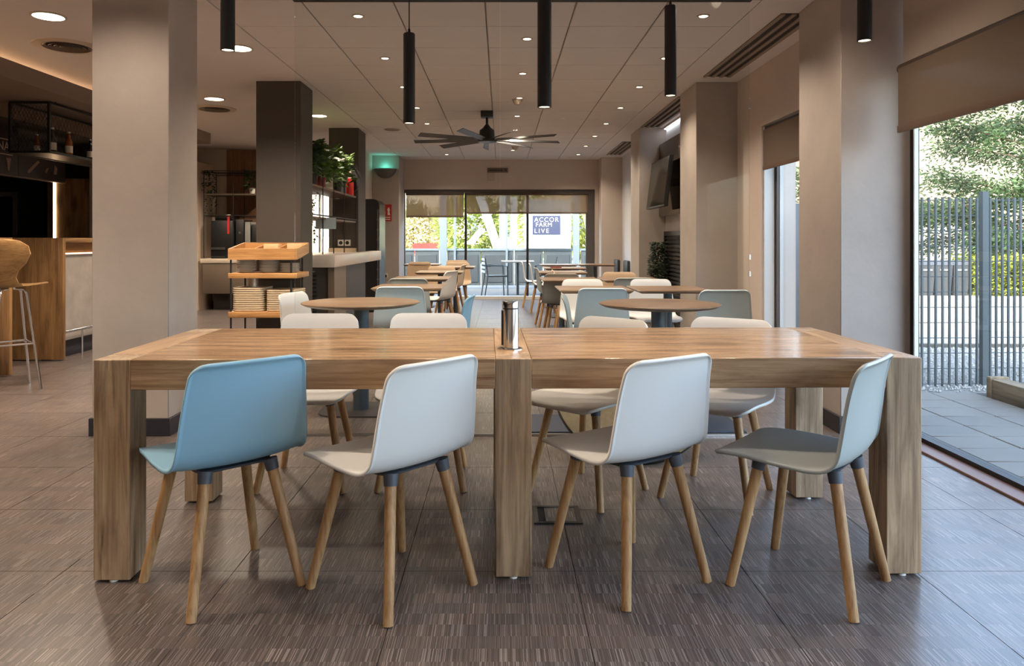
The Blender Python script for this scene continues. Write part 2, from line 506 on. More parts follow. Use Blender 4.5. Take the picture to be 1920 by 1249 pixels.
# ------------------------------------------------------------------ walls
S('wall_left', B().box(-8.4, -8.2, -3.4, 15.0, -0.1, 2.745), DARKP)
S('wall_front', B().box(-8.4, 2.75, -3.4, -3.2, -0.1, 2.745), WALLP)
b = B()                                   # back wall round the wide window
b.box(-2.39, -1.93, 14.6, 14.85, 0, CZ); b.box(1.83, 2.75, 14.6, 14.85, 0, CZ); b.box(-1.93, 1.83, 14.6, 14.85, 2.15, CZ)
S('wall_back', b, WALLP)
b = B()                                   # right wall with the two window openings
b.box(2.40, 2.65, -3.2, -.7, 0, CZ); b.box(2.40, 2.65, -.7, 4.46, 2.2, CZ)
b.box(2.34, 2.65, 5.80, 6.72, 2.19, CZ); b.box(2.34, 2.65, 5.13, 5.80, 0, CZ); b.box(2.34, 2.65, 6.72, 8.2, 0, CZ); b.box(2.42, 2.495, 4.54, 5.13, 0, CZ)
S('wall_right', b, WALLP)
S('wall_recess', B().box(2.30, 2.65, 8.2, 14.6, 0, CZ), WHITEP)
b = B(); b.box(-8.2, -3.34, 12.9, 13.1, 0, CZ); b.box(-2.96, -2.42, 12.9, 13.1, 0, CZ); b.box(-3.34, -2.96, 12.9, 13.1, 0, .92); b.box(-3.34, -2.96, 12.9, 13.1, 1.98, CZ)
S('wall_kitchen', b, WALLP)
S('wall_side', B().box(-2.62, -2.392, 13.1, 14.85, 0, CZ), WALLP)
S('trim_1', B().box(-4.73, -3.36, 12.86, 12.9, 0.9, 2.715), VENEER)

def column(x0, x1, y0, y1, m, base=True, label=None):
    c = B().box(x0, x1, y0, y1, 0, CZ, bev=0.004, seg=1).build('column', m, None, label, kind='structure')
    if base:
        e = 0.014
        B().box(x0 - e, x1 + e, y0 - e, y1 + e, 0, 0.105, bev=0.002, seg=1).build('baseboard', BASEB, c)
    return c
column(-2.44, -1.983, 4.45, 4.87, STUCCO, label='pale grey plastered pillar left of the long oak table')
column(-2.415, -1.975, 7.35, 7.81, DARKP, label='dark taupe pillar behind the serving trolley')
column(-2.415, -2.0, 10.45, 11.0, DARKP, label='dark taupe pillar with the double socket')
column(-2.39, -1.90, 13.86, 14.6, STUCCO, label='pillar with the uplighter and the red fire sign')
column(2.045, 2.50, 4.5, 5.13, STUCCO, label='plastered pillar beside the large front window')
column(1.93, 2.35, 7.4, 8.06, STUCCO, label='plastered pillar between window and recess')
column(1.926, 2.31, 10.45, 11.1, STUCCO, label='plastered pillar beyond the television')
column(1.90, 2.31, 14.2, 14.6, WALLP, False, label='wall pier right of the back window')
S('baseboard_right', B().box(2.326, 2.342, 6.72, 7.39, 0, 0.10), BASEB)
S('baseboard_kitchen', B().box(-5.10, -4.75, 12.876, 12.9, 0, 0.10), BASEB)

# ------------------------------------------------------------------ windows
def window(n, label):
    o = bpy.data.objects.new('window_%d' % n, None); put(o, None, label, kind='structure'); ORG[o.name] = Vector((0, 0, 0)); return o
w1 = window(1, 'floor to ceiling window right of the oak table')
b = B(); b.box(2.405, 2.475, -0.7, 4.46, 0.0, 0.035); b.box(2.42, 2.48, -0.7, 4.46, 2.16, 2.2)  # near end lengthened out of view to bring in more daylight
b.box(2.462, 2.48, 4.43, 4.498, 0.035, 2.16); b.box(2.42, 2.48, -0.7, -0.65, 0.035, 2.16)
b.build('frame', BLACK, w1)
B().box(2.445, 2.468, 4.418, 4.43, 0.035, 2.16).build('glazing_bead', FRAMEW, w1)
B().box(2.445, 2.453, -0.65, 4.43, 0.035, 2.16).build('pane', PANE, w1)
B().box(2.30, 2.404, -0.7, 4.46, 0.0, 0.012, bev=.003, seg=1).build('sill_strip', mat('brown_sill', (112, 84, 72), .4), w1)
w2 = window(2, 'narrow window between the two right pillars')
b = B(); b.box(2.46, 2.482, 6.66, 6.72, 0.0, 2.19); b.box(2.46, 2.53, 5.80, 5.85, 0, 2.19); b.box(2.46, 2.53, 5.85, 6.66, 0, .05); b.box(2.46, 2.53, 5.85, 6.66, 2.14, 2.19)
b.build('frame', FRAMEG, w2)
b = B(); b.box(2.36, 2.45, 6.70, 6.718, 0.0, 2.185); b.box(2.484, 2.515, 6.655, 6.72, 0, 2.1)
b.build('white_jamb', FRAMEW, w2)
B().box(2.49, 2.498, 5.85, 6.66, 0.05, 2.14).build('pane', PANE, w2)
w3 = window(3, 'wide window in the back wall onto the terrace')
b = B(); b.box(-1.93, 1.83, 14.66, 14.72, 2.08, 2.15); b.box(-1.93, -1.89, 14.66, 14.72, 0, 2.08); b.box(1.66, 1.83, 14.66, 14.72, 0, 2.08)
b.build('frame', FRAMEG, w3)
for x in (-0.70, 0.515):
    B().box(x - .022, x + .022, 14.66, 14.72, 0.06, 2.08).build('mullion', BLACKM, w3)
for x0, x1 in ((-1.89, -.722), (-.678, .493), (.537, 1.66)):
    B().box(x0, x1, 14.686, 14.694, 0.06, 2.08).build('pane', PANE, w3)
B().box(-1.89, 1.66, 14.56, 14.74, 0, 0.06).build('sill', FRAMEW, w3)
B().box(-1.955, -1.93, 14.59, 14.6, 0, 2.15).build('jamb_edge', FRAMEW, w3)

w4 = window(4, 'slim bright kitchen window seen behind the plant shelf')
b = B(); b.box(-3.34, -3.315, 12.98, 13.03, .92, 1.98); b.box(-2.985, -2.96, 12.98, 13.03, .92, 1.98); b.box(-3.16, -3.14, 12.98, 13.03, .92, 1.98); b.box(-3.315, -2.985, 12.98, 13.03, .92, .95); b.box(-3.315, -2.985, 12.98, 13.03, 1.95, 1.98)
b.build('frame', FRAMEW, w4)
B().box(-3.315, -2.985, 13.0, 13.006, .95, 1.95).build('pane', PANE, w4)

def blind(name, b_roll, b_fab, b_bar, label, fm):
    t = thing(name, (0, 0, 0), label, 'blind')
    b_roll.build('roller', mat('blind_roller', (70, 58, 50), .6), t)
    b_fab.build('screen_cloth', fm, t)
    b_bar.build('bottom_bar', mat('blind_bar', (104, 82, 66), .6), t)
    return t
blind('roller_blind', B().cyl((2.345, -.67, 2.165), (2.345, 4.37, 2.165), .032), B().box(2.312, 2.315, -.66, 4.35, 1.83, 2.165),
      B().box(2.304, 2.322, -.66, 4.35, 1.79, 1.832, bev=.004), 'large brown screen roller blind over the big window', BLIND)
blind('roller_blind', B().cyl((2.385, 5.82, 2.15), (2.385, 6.68, 2.15), .03), B().box(2.35, 2.353, 5.81, 6.70, 1.82, 2.15),
      B().box(2.344, 2.36, 5.81, 6.70, 1.79, 1.822, bev=.004), 'small brown roller blind over the narrow window', BLIND)
blind('roller_blind', B().cyl((-1.87, 14.62, 2.06), (-.73, 14.62, 2.06), .028), B().box(-1.86, -.735, 14.60, 14.603, 1.63, 2.06),
      B().box(-1.86, -.735, 14.594, 14.61, 1.60, 1.632), 'brown roller blind on left part of the back window', BLIND3)
blind('roller_blind', B().cyl((-.69, 14.62, 2.06), (1.70, 14.62, 2.06), .028), B().box(-.685, 1.69, 14.60, 14.603, 1.70, 2.06),
      B().box(-.685, 1.69, 14.594, 14.61, 1.67, 1.702), 'longer brown roller blind on right part of the back window', BLIND3)

# ------------------------------------------------------------------ glass partition
gp = thing('glass_partition', (0.12, 4.45, 0), 'frameless clear glass screen standing behind the long oak table', 'glass screen')
B().box(-1.23, -0.009, 4.445, 4.455, 0.012, 2.59).build('pane', PANE2, gp)
B().box(-0.003, 1.478, 4.445, 4.455, 0.012, 2.59).build('pane', PANE2, gp)
B().box(-1.24, 1.49, 4.43, 4.47, 2.59, 2.73).build('top_rail', BLACKM, gp)
B().box(-1.23, 1.478, 4.438, 4.462, 0.0, 0.012).build('floor_channel', STEEL, gp)
b = B()
for z in (.95, 1.05, 1.95): b.box(1.474, 1.483, 4.437, 4.463, z, z + .03)
b.build('edge_clip', STEEL, gp)

# ------------------------------------------------------------------ long oak table
LT = thing('long_table', (0.0275, 3.013, 0), 'long rustic oak table with thick square legs in the foreground', 'table')
TX0, TX1, TY0, TY1, TZ, TH = -1.398, 1.453, 2.568, 3.458, 0.76, 0.104
LW = 0.124
foot = mat('white_glide', (225, 225, 220), .5)
for cx in (TX0 + LW / 2, 0.034, TX1 - LW / 2):
    for y0, y1 in ((TY0, TY0 + LW), (TY1 - LW, TY1)):
        lg = B().box(cx - LW / 2, cx + LW / 2, y0, y1, 0.008, TZ - .0005, bev=.0025, seg=1).build('leg', OAKZ, LT)
        B().cyl((cx, (y0 + y1) / 2 - .045, 0), (cx, (y0 + y1) / 2 - .045, .008), .014).build('glide', foot, lg)
    B().box(cx - LW / 2, cx + LW / 2, TY0 + LW + .001, TY1 - LW - .001, TZ - TH, TZ, bev=.0025, seg=1).build('cross_beam', OAKY, LT)
for x0, x1 in ((TX0 + LW + .001, 0.034 - LW / 2 - .001), (0.034 + LW / 2 + .001, TX1 - LW - .001)):
    B().box(x0, x1, TY0, TY1, TZ - TH, TZ, bev=.002, seg=1).build('tabletop_panel', OAKX, LT)
LT.rotation_euler = (0, 0, 0.018)

st = thing('socket_tower', (0.034, 2.80, 0.76), 'chrome pop up socket tower standing on the oak table', 'socket')
B().lathe([(.0, .0), (.047, .0), (.047, .003), (.040, .006), (.031, .006)], (.034, 2.80, .76)).build('base_ring', CHROME, st)
B().lathe([(.031, .006), (.031, .150)], (.034, 2.80, .76)).build('tube', CHROME, st)
B().lathe([(.029, .150), (.029, .154)], (.034, 2.80, .76)).build('joint', BLACK, st)
B().lathe([(.031, .154), (.031, .176), (.029, .180), (.0, .180)], (.034, 2.80, .76)).build('cap', CHROME, st)
B().box(.034 - .034, .034 - .027, 2.785, 2.815, .775, .905, bev=.002).build('socket_strip', BLACK, st)

# ------------------------------------------------------------------ shell chairs
def chair_meshes():
    prof = [(0.268, 0.424), (0.262, 0.436), (0.245, 0.444), (0.20, 0.449), (0.12, 0.448), (0.04, 0.442), (-0.04, 0.436), (-0.09, 0.436),
            (-0.126, 0.444), (-0.156, 0.466), (-0.173, 0.502), (-0.181, 0.56), (-0.187, 0.62), (-0.193, 0.68), (-0.201, 0.73), (-0.210, 0.765), (-0.222, 0.788)]
    # dense resample
    P = [Vector((0, y, z)) for y, z in prof]
    def cr(p0, p1, p2, p3, t):
        return 0.5 * ((2 * p1) + (-p0 + p2) * t + (2 * p0 - 5 * p1 + 4 * p2 - p3) * t * t + (-p0 + 3 * p1 - 3 * p2 + p3) * t ** 3)
    pts = []
    for i in range(len(P) - 1):
        a, b_, c, d = P[max(i - 1, 0)], P[i], P[i + 1], P[min(i + 2, len(P) - 1)]
        for k in range(2): pts.append(cr(a, b_, c, d, k / 2))
    pts.append(P[-1])
    # arc length
    Ls = [0]
    for a, b_ in zip(pts, pts[1:]): Ls.append(Ls[-1] + (b_ - a).length)
    T = Ls[-1]
    # extra rows near the ends so the corners round nicely
    ss = sorted(set([0, .004, .012, .024, .04, .06] + [T - q for q in (0, .003, .008, .016, .028, .042, .06)] + [x for x in Ls if .07 < x < T - .07]))
    def at(s_):
        for i in range(len(Ls) - 1):
            if Ls[i + 1] >= s_ - 1e-9:
                f = (s_ - Ls[i]) / max(1e-9, Ls[i + 1] - Ls[i]); return pts[i].lerp(pts[i + 1], f)
        return pts[-1]
    def halfw(s_):
        f = s_ / T
        keys = [(0, .196), (.12, .212), (.30, .226), (.46, .228), (.58, .222), (.75, .211), (.9, .198), (1, .190)]
        for (a, wa), (b_, wb) in zip(keys, keys[1:]):
            if f <= b_ + 1e-9:
                w = wa + (wb - wa) * (f - a) / (b_ - a); break
        w0 = w
        for dist, r in ((s_, .062), (T - s_, .050)):
            if dist < r: w -= r - math.sqrt(max(0, r * r - (r - dist) ** 2))
        return w, w0
    def dish(s_):
        f = s_ / T
        keys = [(0, .002), (.15, .007), (.35, .012), (.46, .015), (.54, .018), (.65, .022), (.8, .018), (1, .010)]
        for (a, wa), (b_, wb) in zip(keys, keys[1:]):
            if f <= b_ + 1e-9: return wa + (wb - wa) * (f - a) / (b_ - a)
        return keys[-1][1]
    us = [-1, -.982, -.955, -.93, -.8, -.62, -.42, -.2, 0, .2, .42, .62, .8, .93, .955, .982, 1]
    rows = []
    for s_ in ss:
        p = at(s_); e = .004
        tg = (at(min(T, s_ + e)) - at(max(0, s_ - e))).normalized()
        nn = Vector((1, 0, 0)).cross(tg)           # towards the sitter
        if nn.dot(Vector((0, .5, 1))) < 0: nn = -nn
        (w, w0) = halfw(s_); k = dish(s_)
        if s_ > .60 * T: nn = nn.lerp(Vector((0, 1, 0)), min(1, (s_ / T - .60) / .12)).normalized()
        rows.append([p + Vector((u * w, 0, 0)) + nn * (k * abs(u * w / w0) ** 2.4) for u in us])
    nr, nc = len(rows), len(us)
    nrm = [[None] * nc for _ in range(nr)]
    for i in range(nr):
        for j in range(nc):
            a = rows[min(i + 1, nr - 1)][j] - rows[max(i - 1, 0)][j]
            c = rows[i][min(j + 1, nc - 1)] - rows[i][max(j - 1, 0)]
            n = c.cross(a)
            n = n.normalized() if n.length > 1e-9 else Vector((0, 0, 1))
            nrm[i][j] = n
    mid = nrm[nr // 3][nc // 2]
    sg = 1 if mid.z > 0 else -1
    bm = bmesh.new()
    top = [[bm.verts.new(rows[i][j]) for j in range(nc)] for i in range(nr)]
    bot = []
    for i in range(nr):
        r_ = []
        for j in range(nc):
            lip = (abs(us[j]) > .97 or ss[i] > T - .009 or ss[i] < .005)
            r_.append(bm.verts.new(rows[i][j] - nrm[i][j] * sg * (.0125 if lip else .0065)))
        bot.append(r_)
    for i in range(nr - 1):
        for j in range(nc - 1):
            for q in ((top[i][j], top[i][j + 1], top[i + 1][j + 1], top[i + 1][j]), (bot[i][j], bot[i + 1][j], bot[i + 1][j + 1], bot[i][j + 1])):
                f = bm.faces.new(q); f.smooth = True
    for i in range(nr - 1):
        for j in (0, nc - 1): bm.faces.new((top[i][j], top[i + 1][j], bot[i + 1][j], bot[i][j])).smooth = True
    for j in range(nc - 1):
        for i in (0, nr - 1): bm.faces.new((top[i][j], bot[i][j], bot[i][j + 1], top[i][j + 1])).smooth = True
    bmesh.ops.recalc_face_normals(bm, faces=bm.faces)
    shell = bpy.data.meshes.new('seat_shell'); bm.to_mesh(shell); bm.free()
    legs = []
    tops = []
    for sx in (-1, 1):
        for (bx, by, tx, ty) in ((.185, -.195, .112, -.118), (.20, .195, .125, .125)):
            zt = .412
            legs.append(B().cyl((sx * bx, by, 0), (sx * tx, ty, zt), .0158, .0190, 14).mesh('leg', BEECH))
            d = Vector((sx * bx - sx * tx, by - ty, -zt)); tops.append((Vector((sx * tx, ty, zt)), d.normalized()))
    fb = B()
    for t_, d in tops: fb.cyl(t_ + d * .022, t_ - d * .016, .0215, .0245, 14)
    pl_ = round_rect(0, .004, .25, .25, .06, 4)
    lo = [fb.bm.verts.new((x, y, .416 + .006 * (1 - min(1, (x / .125) ** 2)))) for x, y in pl_]
    hi = [fb.bm.verts.new((x * 1.04, y * 1.04, .4285)) for x, y in pl_]
    fb.bm.faces.new(lo[::-1]); fb.bm.faces.new(hi)
    for k in range(len(pl_)): fb.bm.faces.new((lo[k], lo[(k + 1) % len(pl_)], hi[(k + 1) % len(pl_)], hi[k]))
    frame = fb.mesh('seat_frame', DGREY)
    return shell, legs, frame
SHELL, LEGS, FRAME = chair_meshes()
PROTO = {}
def shell_chair(x, y, deg, colour, label, group=None):
    if colour.name not in PROTO:
        t = thing('shell_chair', (x, y, 0), label, 'chair', group)
        me = SHELL.copy(); me.name = 'seat_shell'; me.materials.clear(); me.materials.append(colour)
        inst('seat_shell', me, t)
        for l in LEGS: inst('leg', l, t)
        inst('seat_frame', FRAME, t)
        t.rotation_euler = (0, 0, R(deg))
        PROTO[colour.name] = t
        return t
    r = dup(PROTO[colour.name], (x, y, 0), R(deg), label, group)
    return r
GF, GB = 'chairs in front of the long table', 'chairs behind the long table'
GL, GR = 'chairs at the tables left of the aisle', 'chairs at the tables right of the aisle'
shell_chair(-.945, 2.547, 43, C_BLUE, 'blue shell chair with oak legs, leftmost in front of the long table', GF)
shell_chair(-.363, 2.526, 48, C_WHITE, 'white shell chair in front of the long table, left of its middle leg', GF)
shell_chair(.443, 2.617, 33, C_WHITE, 'white shell chair in front of the long table, right of its middle leg', GF)
shell_chair(1.053, 2.552, 49, C_GREY, 'light grey shell chair, rightmost in front of the long table', GF)
shell_chair(-.93, 3.63, 180, C_WHITE, 'white shell chair behind the long table, its leftmost end', GB)
shell_chair(-.375, 3.65, 180, C_WHITE, 'white shell chair behind the long table, second from left', GB)
shell_chair(.407, 3.475, 138, C_WHITE, 'white shell chair turned aslant behind the long table, right of the chrome socket tower', GB)
shell_chair(.995, 3.437, 146, C_WHITE, 'white shell chair behind the long table, its rightmost end', GB)
for a in ((-1.30, 5.32, -104, C_WHITE, 'white shell chair seen from the side, left of the left round table', GL),
          (-.42, 5.12, 84, C_BLUE, 'blue shell chair seen from the side, right of the left round table', GL),
          (-.825, 6.27, 0, C_PALE, 'ice blue shell chair back just beyond the left round table', GL),
          (-.92, 7.56, 0, C_GREY, 'grey shell chair behind the second table on the left', GL),
          (-.80, 9.15, 70, C_WHITE, 'white shell chair on the aisle side, third table on the left', GL),
          (-.86, 10.55, 180, C_BEIGE_LIT, 'warm light tinted beige shell chair facing us at the fourth left table', GL),
          (-.78, 11.35, 82, C_BEIGE_LIT, 'warm beige shell chair seen from the side on the left of the aisle', GL),
          (-.73, 12.35, 180, C_BEIGE_LIT, 'warm light tinted beige shell chair facing us near the back left window', GL),
          (-.82, 13.6, 180, C_BEIGE_LIT, 'warm light tinted beige shell chair farthest away on the left, before the dark mullion', GL),
          (-1.39, 12.5, 180, C_BEIGE_LIT, 'warm beige shell chair beside the left jamb of the back window', GL),
          (.64, 5.08, -97, C_GREY, 'grey shell chair seen from the side, left of the right round table', GR),
          (.80, 6.10, 0, C_PALE, 'ice blue shell chair back beyond the right round table, nearer the aisle', GR),
          (1.70, 5.88, 0, C_PALE, 'ice blue shell chair back by the narrow window', GR),
          (.78, 6.98, 180, C_WHITE, 'white shell chair facing us at the second right table by the aisle', GR),
          (1.435, 6.98, 180, C_WHITE, 'white shell chair facing us at the second right table by the wall', GR),
          (1.32, 7.66, 0, C_GREY, 'grey shell chair back seen behind the white one near the pillar', GR),
          (1.38, 8.55, 180, C_BEIGE_LIT, 'warm light tinted beige shell chair facing us before the pillar beyond the television', GR),
          (.68, 8.62, 0, C_GREY, 'grey shell chair back at the third right table by the aisle', GR),
          (.86, 9.35, -92, C_BEIGE_LIT, 'warm light tinted beige shell chair with its back to the aisle, nearest of that row', GR),
          (.68, 10.12, -85, C_GREY, 'grey shell chair with its back to the aisle', GR),
          (.67, 12.05, -92, C_WHITE, 'white shell chair seen from the side, nearer of two by the back window', GR),
          (.57, 13.0, -92, C_WHITE, 'white shell chair seen from the side, farther of two by the back window', GR)):
    shell_chair(*a)

# ------------------------------------------------------------------ cafe tables
BASEM = mat('graphite_table_base', (62, 74, 84), .4)
PLATE = mat('dark_table_plate', (58, 54, 54), .5)
EDGE = mat('brown_edge', (122, 104, 88), .45)
def cafe_table(x, y, label, round_=False, w=.62, d=.62, group=None, proto=None):
    t = thing('round_table' if round_ else 'square_table', (x, y, 0), label, 'table', group)
    if round_:
        B().lathe([(0, .7445), (.388, .7445), (.40, .7415), (.40, .736), (.372, .722), (.34, .716), (0, .716)][::-1], (x, y, 0), 48).build('tabletop', WALNUT, t)
        B().lathe([(.053, .012), (.053, .716)], (x, y, 0), 24).build('post', BASEM, t)
    else:
        bt = B(); bt.frustum_box(x, y, .714, .736, w - .06, d - .06, w, d); bt.frustum_box(x, y, .7362, .7445, w, d, w - .006, d - .006)
        bt.build('tabletop', WALNUT, t)
        B().lathe([(.038, .012), (.038, .714)], (x, y, 0), 16).build('post', BASEM, t)
    pw = .54 if round_ else .40
    B().prism(round_rect(x, y, pw, .44 if round_ else .40, .14 if round_ else .05), 'Z', 0, .012).build('base_plate', PLATE, t)
    return t
cafe_table(-.96, 5.11, 'round brown table behind the left white chairs', True)
cafe_table(1.057, 5.0, 'round brown table behind the right white chairs', True)
GT = 'square tables down the room'
for a in ((-.83, 6.82, 'square brown table beyond the left round table'), (-.887, 8.35, 'square brown table, third on the left'),
          (-.81, 9.95, 'square brown table, fourth on the left'), (-.72, 11.75, 'square brown table, fifth on the left'), (-1.36, 13.0, 'square brown table at the left end of the back window'),
          (.80, 6.55, 'square brown table beyond the right round table, nearer the aisle'), (1.46, 6.55, 'square brown table beyond the right round table, nearer the wall'),
          (.74, 8.12, 'square brown table, third row right, by the aisle'), (1.39, 8.12, 'square brown table, third row right, by the wall'),
          (.80, 9.9, 'square brown table, fourth row right'), (.95, 11.3, 'square brown table with the red menu on it'), (.97, 12.8, 'square brown table by the back window, right of the aisle'),
          (1.62, 12.9, 'square brown table in the far right corner')):
    cafe_table(a[0], a[1], a[2], group=GT)
B().box(.74, .90, 11.15, 11.33, .7446, .757, bev=.002).build('menu', mat('dark_red_cover', (128, 44, 40), .5), None, 'dark red menu lying on a far right table', 'menu')

# black padded chairs, far right corner
def padded_chair(x, y, label):
    t = thing('padded_chair', (x, y, 0), label, 'chair', 'black padded chairs in the far right corner')
    m = mat('black_leatherette', (44, 42, 44), .45)
    B().box(x - .21, x + .2, y - .21, y + .21, .40, .47, bev=.02).build('seat', m, t)
    B().box(x + .15, x + .21, y - .21, y + .21, .47, .80, bev=.02).build('backrest', m, t)
    for sx in (-.17, .17):
        for sy in (-.17, .17): B().cyl((x + sx, y + sy, 0), (x + sx, y + sy, .40), .014).build('leg', BLACK, t)
padded_chair(1.95, 13.75, 'black padded chair in the far right corner, nearer the window')
padded_chair(2.02, 13.1, 'black padded chair in the far right corner, nearer the pillar')

# ------------------------------------------------------------------ things near the partition
# loose round tabletop leaning on the glass, raw underside towards us
lt = thing('loose_tabletop', (.72, 3.86, 0), 'round tabletop with black edge leaning upright against the glass screen', 'tabletop')
tilt = math.acos(.58 / .86)
dirv = Vector((0, math.cos(tilt), math.sin(tilt))); nv = Vector((0, -math.sin(tilt), math.cos(tilt)))
cc = Vector((.72, 3.86, 0.004)) + dirv * .43
B().cyl(cc, cc + nv * .020, .425, .425, 64).build('underside', mat('raw_chipboard', (112, 99, 72), .8, noise=.12, nscale=40), lt)
lp = B(); lp.cyl(cc - nv * .004, cc + nv * .012, .43, .43, 64); lp.build('edge_band', BLACK, lt)
B().box(.05, 1.48, 4.50, 4.95, .0005, .012, bev=.003, seg=1).build('floor_mat', mat('navy_mat', (34, 46, 66), .6), None, 'dark navy mat lying on the floor behind the glass screen', 'mat')
fs = thing('floor_socket', (.235, 3.165, 0), 'square floor socket hatch under the long table', 'floor socket')
b = B(); b.box(.135, .335, 3.065, 3.085, 0, .006); b.box(.135, .335, 3.245, 3.265, 0, .006); b.box(.135, .155, 3.085, 3.245, 0, .006); b.box(.315, .335, 3.085, 3.245, 0, .006)
b.build('frame', BLACK, fs)
B().box(.185, .315, 3.085, 3.245, 0, .004).build('lid', TILE, fs)
B().box(.155, .185, 3.085, 3.245, 0, .003).build('cable_opening', mat('deep_black', (8, 8, 8), .8), fs)

# ------------------------------------------------------------------ pendants over the long table
def pendant(x, y, zb, label):
    t = thing('pendant_lamp', (x, y, zb), label, 'lamp', 'black cylinder pendants over the long table')
    B().lathe([(.0, CZ - .025), (.04, CZ - .025), (.04, CZ)], (x, y, 0), 20).build('ceiling_rose', BLACK, t)
    B().cyl((x, y, zb + .40), (x, y, CZ - .02), .0028, seg=6).build('cord', BLACK, t)
    B().lathe([(.0215, zb), (.025, zb), (.025, zb + .382), (.022, zb + .386), (.006, zb + .387), (.005, zb + .405), (0, zb + .405)], (x, y, 0), 28, closed=False).build('tube', BLACKM, t)
    B().lathe([(0, zb + .004), (.0215, zb + .004), (.0215, zb + .010)], (x, y, 0), 24).build('lens', LAMPW, t)
    lamp('pendant_light', 'SPOT', (0, 0, -.004), PENDANT_W, WARM, t, spot=120, blend=.8, radius=.02)
pendant(-.971, 2.65, 1.84, 'black cylinder pendant, leftmost, at the top edge')
pendant(-.395, 3.20, 1.667, 'black cylinder pendant showing its thin cord, left of the ceiling fan')
pendant(.153, 2.65, 1.638, 'black cylinder pendant hanging lowest, near the middle')
pendant(.725, 3.20, 1.785, 'black cylinder pendant between the fan and the right pillar')
pendant(1.289, 2.65, 1.874, 'black cylinder pendant, rightmost, in front of the plastered pillar')

# ------------------------------------------------------------------ downlights in the tiled ceiling
RING = mat('downlight_ring', (190, 176, 160), .4)
ring_me = B().lathe([(.030, 0), (.046, 0), (.046, -.004), (.034, -.006), (.030, -.004)], seg=24, closed=False).mesh('trim_ring', RING)
lens_me = B().lathe([(0, -.004), (.031, -.004), (.031, -.002), (0, -.002)], seg=20).mesh('lens', LAMPW)
def downlight(x, y, label, group, spread=130):
    t = thing('downlight', (x, y, CZ), label, 'ceiling light', group)
    inst('trim_ring', ring_me, t); inst('lens', lens_me, t)
    lamp('downlight_beam', 'SPOT', (0, 0, -.01), DOWNLIGHT_W * (1.15 if spread == 130 else .9), WARM, t, spot=spread, blend=.8, radius=.03)
for nm, x, ys in (('left', -1.0, 5.21), ('middle', .2, 5.80), ('right', 1.41, 5.21)):
    for k in range(8):
        y = ys + 1.21 * k
        if y > 14.2: continue
        downlight(x, y, 'small recessed downlight, %s one from the front in the %s row of the ceiling' % (ORD[k], nm), 'downlights in the tiled ceiling')
# unseen downlights added above and behind the viewer to fill the foreground
for x, y, l in ((-2.2, 1.6, 'left of the viewer'), (-2.2, 3.75, 'washing the pale left pillar'), (1.41, 4.0, 'washing the right pillar beside the front window'), (-3.4, 2.8, 'over the floor left of the pale pillar')):
    downlight(x, y, 'added fill downlight out of frame, ' + l, 'added fill downlights above the foreground', 150)
for i, xx in enumerate((-6.4, -4.6, -2.8, -1.0, .8)):
    for yy, l in ((-2.0, 'farther row'), (-.7, 'nearer row')):
        downlight(xx, yy, 'added fill downlight behind the viewer, %s from the left in the %s' % (ORD[i], l), 'added fill downlights above the foreground', 150)

rr_me = B().lathe([(.10, 0), (.115, 0), (.115, -.006), (.10, -.008)], seg=32, closed=False).mesh('trim_ring', RING)
rl_me = B().lathe([(0, -.006), (.101, -.006), (.101, -.002), (0, -.002)], seg=32).mesh('diffuser', LAMPR)
def round_panel(x, y, label):
    t = thing('round_ceiling_light', (x, y, CZ), label, 'ceiling light', 'round ceiling lights along the bar')
    inst('trim_ring', rr_me, t); inst('diffuser', rl_me, t)
    lamp('round_light_beam', 'SPOT', (0, 0, -.012), ROUND_W, WARM, t, spot=140, blend=.8, radius=.09)
for a in ((-3.16, 5.21, 'round ceiling light, largest, at the top left corner'), (-3.18, 8.27, 'round ceiling light left of the nearer dark pillar'), (-3.12, 11.9, 'added round ceiling light hidden behind the nearer dark pillar'), (-4.62, 10.95, 'added round ceiling light hidden behind the pale plastered pillar'),  # the two hidden behind pillars are added to brighten the kitchen wall
          (-2.14, 6.08, 'round ceiling light partly behind the leftmost pendant'), (-2.30, 9.4, 'round ceiling light beside the upper right of the nearer dark pillar'), (-3.16, 2.3, 'added round ceiling light above the foreground, left of the frame'), (-6.2, 7.4, 'round ceiling light behind the bar')):  # the foreground one is added as unseen fill light
    round_panel(*a)
def round_vent(x, y, label):
    t = thing('round_air_vent', (x, y, CZ), label, 'air vent', 'round air diffusers over the bar side')
    B().lathe([(.18, CZ), (.25, CZ), (.25, CZ - .008), (.18, CZ - .012)], (x, y, 0), 40, closed=False).build('rim', mat('vent_rim', (206, 190, 172), .5), t)
    B().lathe([(0, CZ - .001), (.2, CZ - .001)], (x, y, 0), 40, closed=False).build('throat', BLACK, t)
    for r in (.03, .07, .11, .15):
        B().lathe([(r, CZ - .004), (r + .024, CZ - .016), (r + .026, CZ - .012), (r + .002, CZ - .002)], (x, y, 0), 32, closed=False).build('cone_ring', mat('vent_cone', (96, 80, 66), .5), t)
round_vent(-3.50, 6.02, 'round grey air diffuser near the large corner ceiling light')
round_vent(-3.42, 8.9, 'round air diffuser below the second round ceiling light')

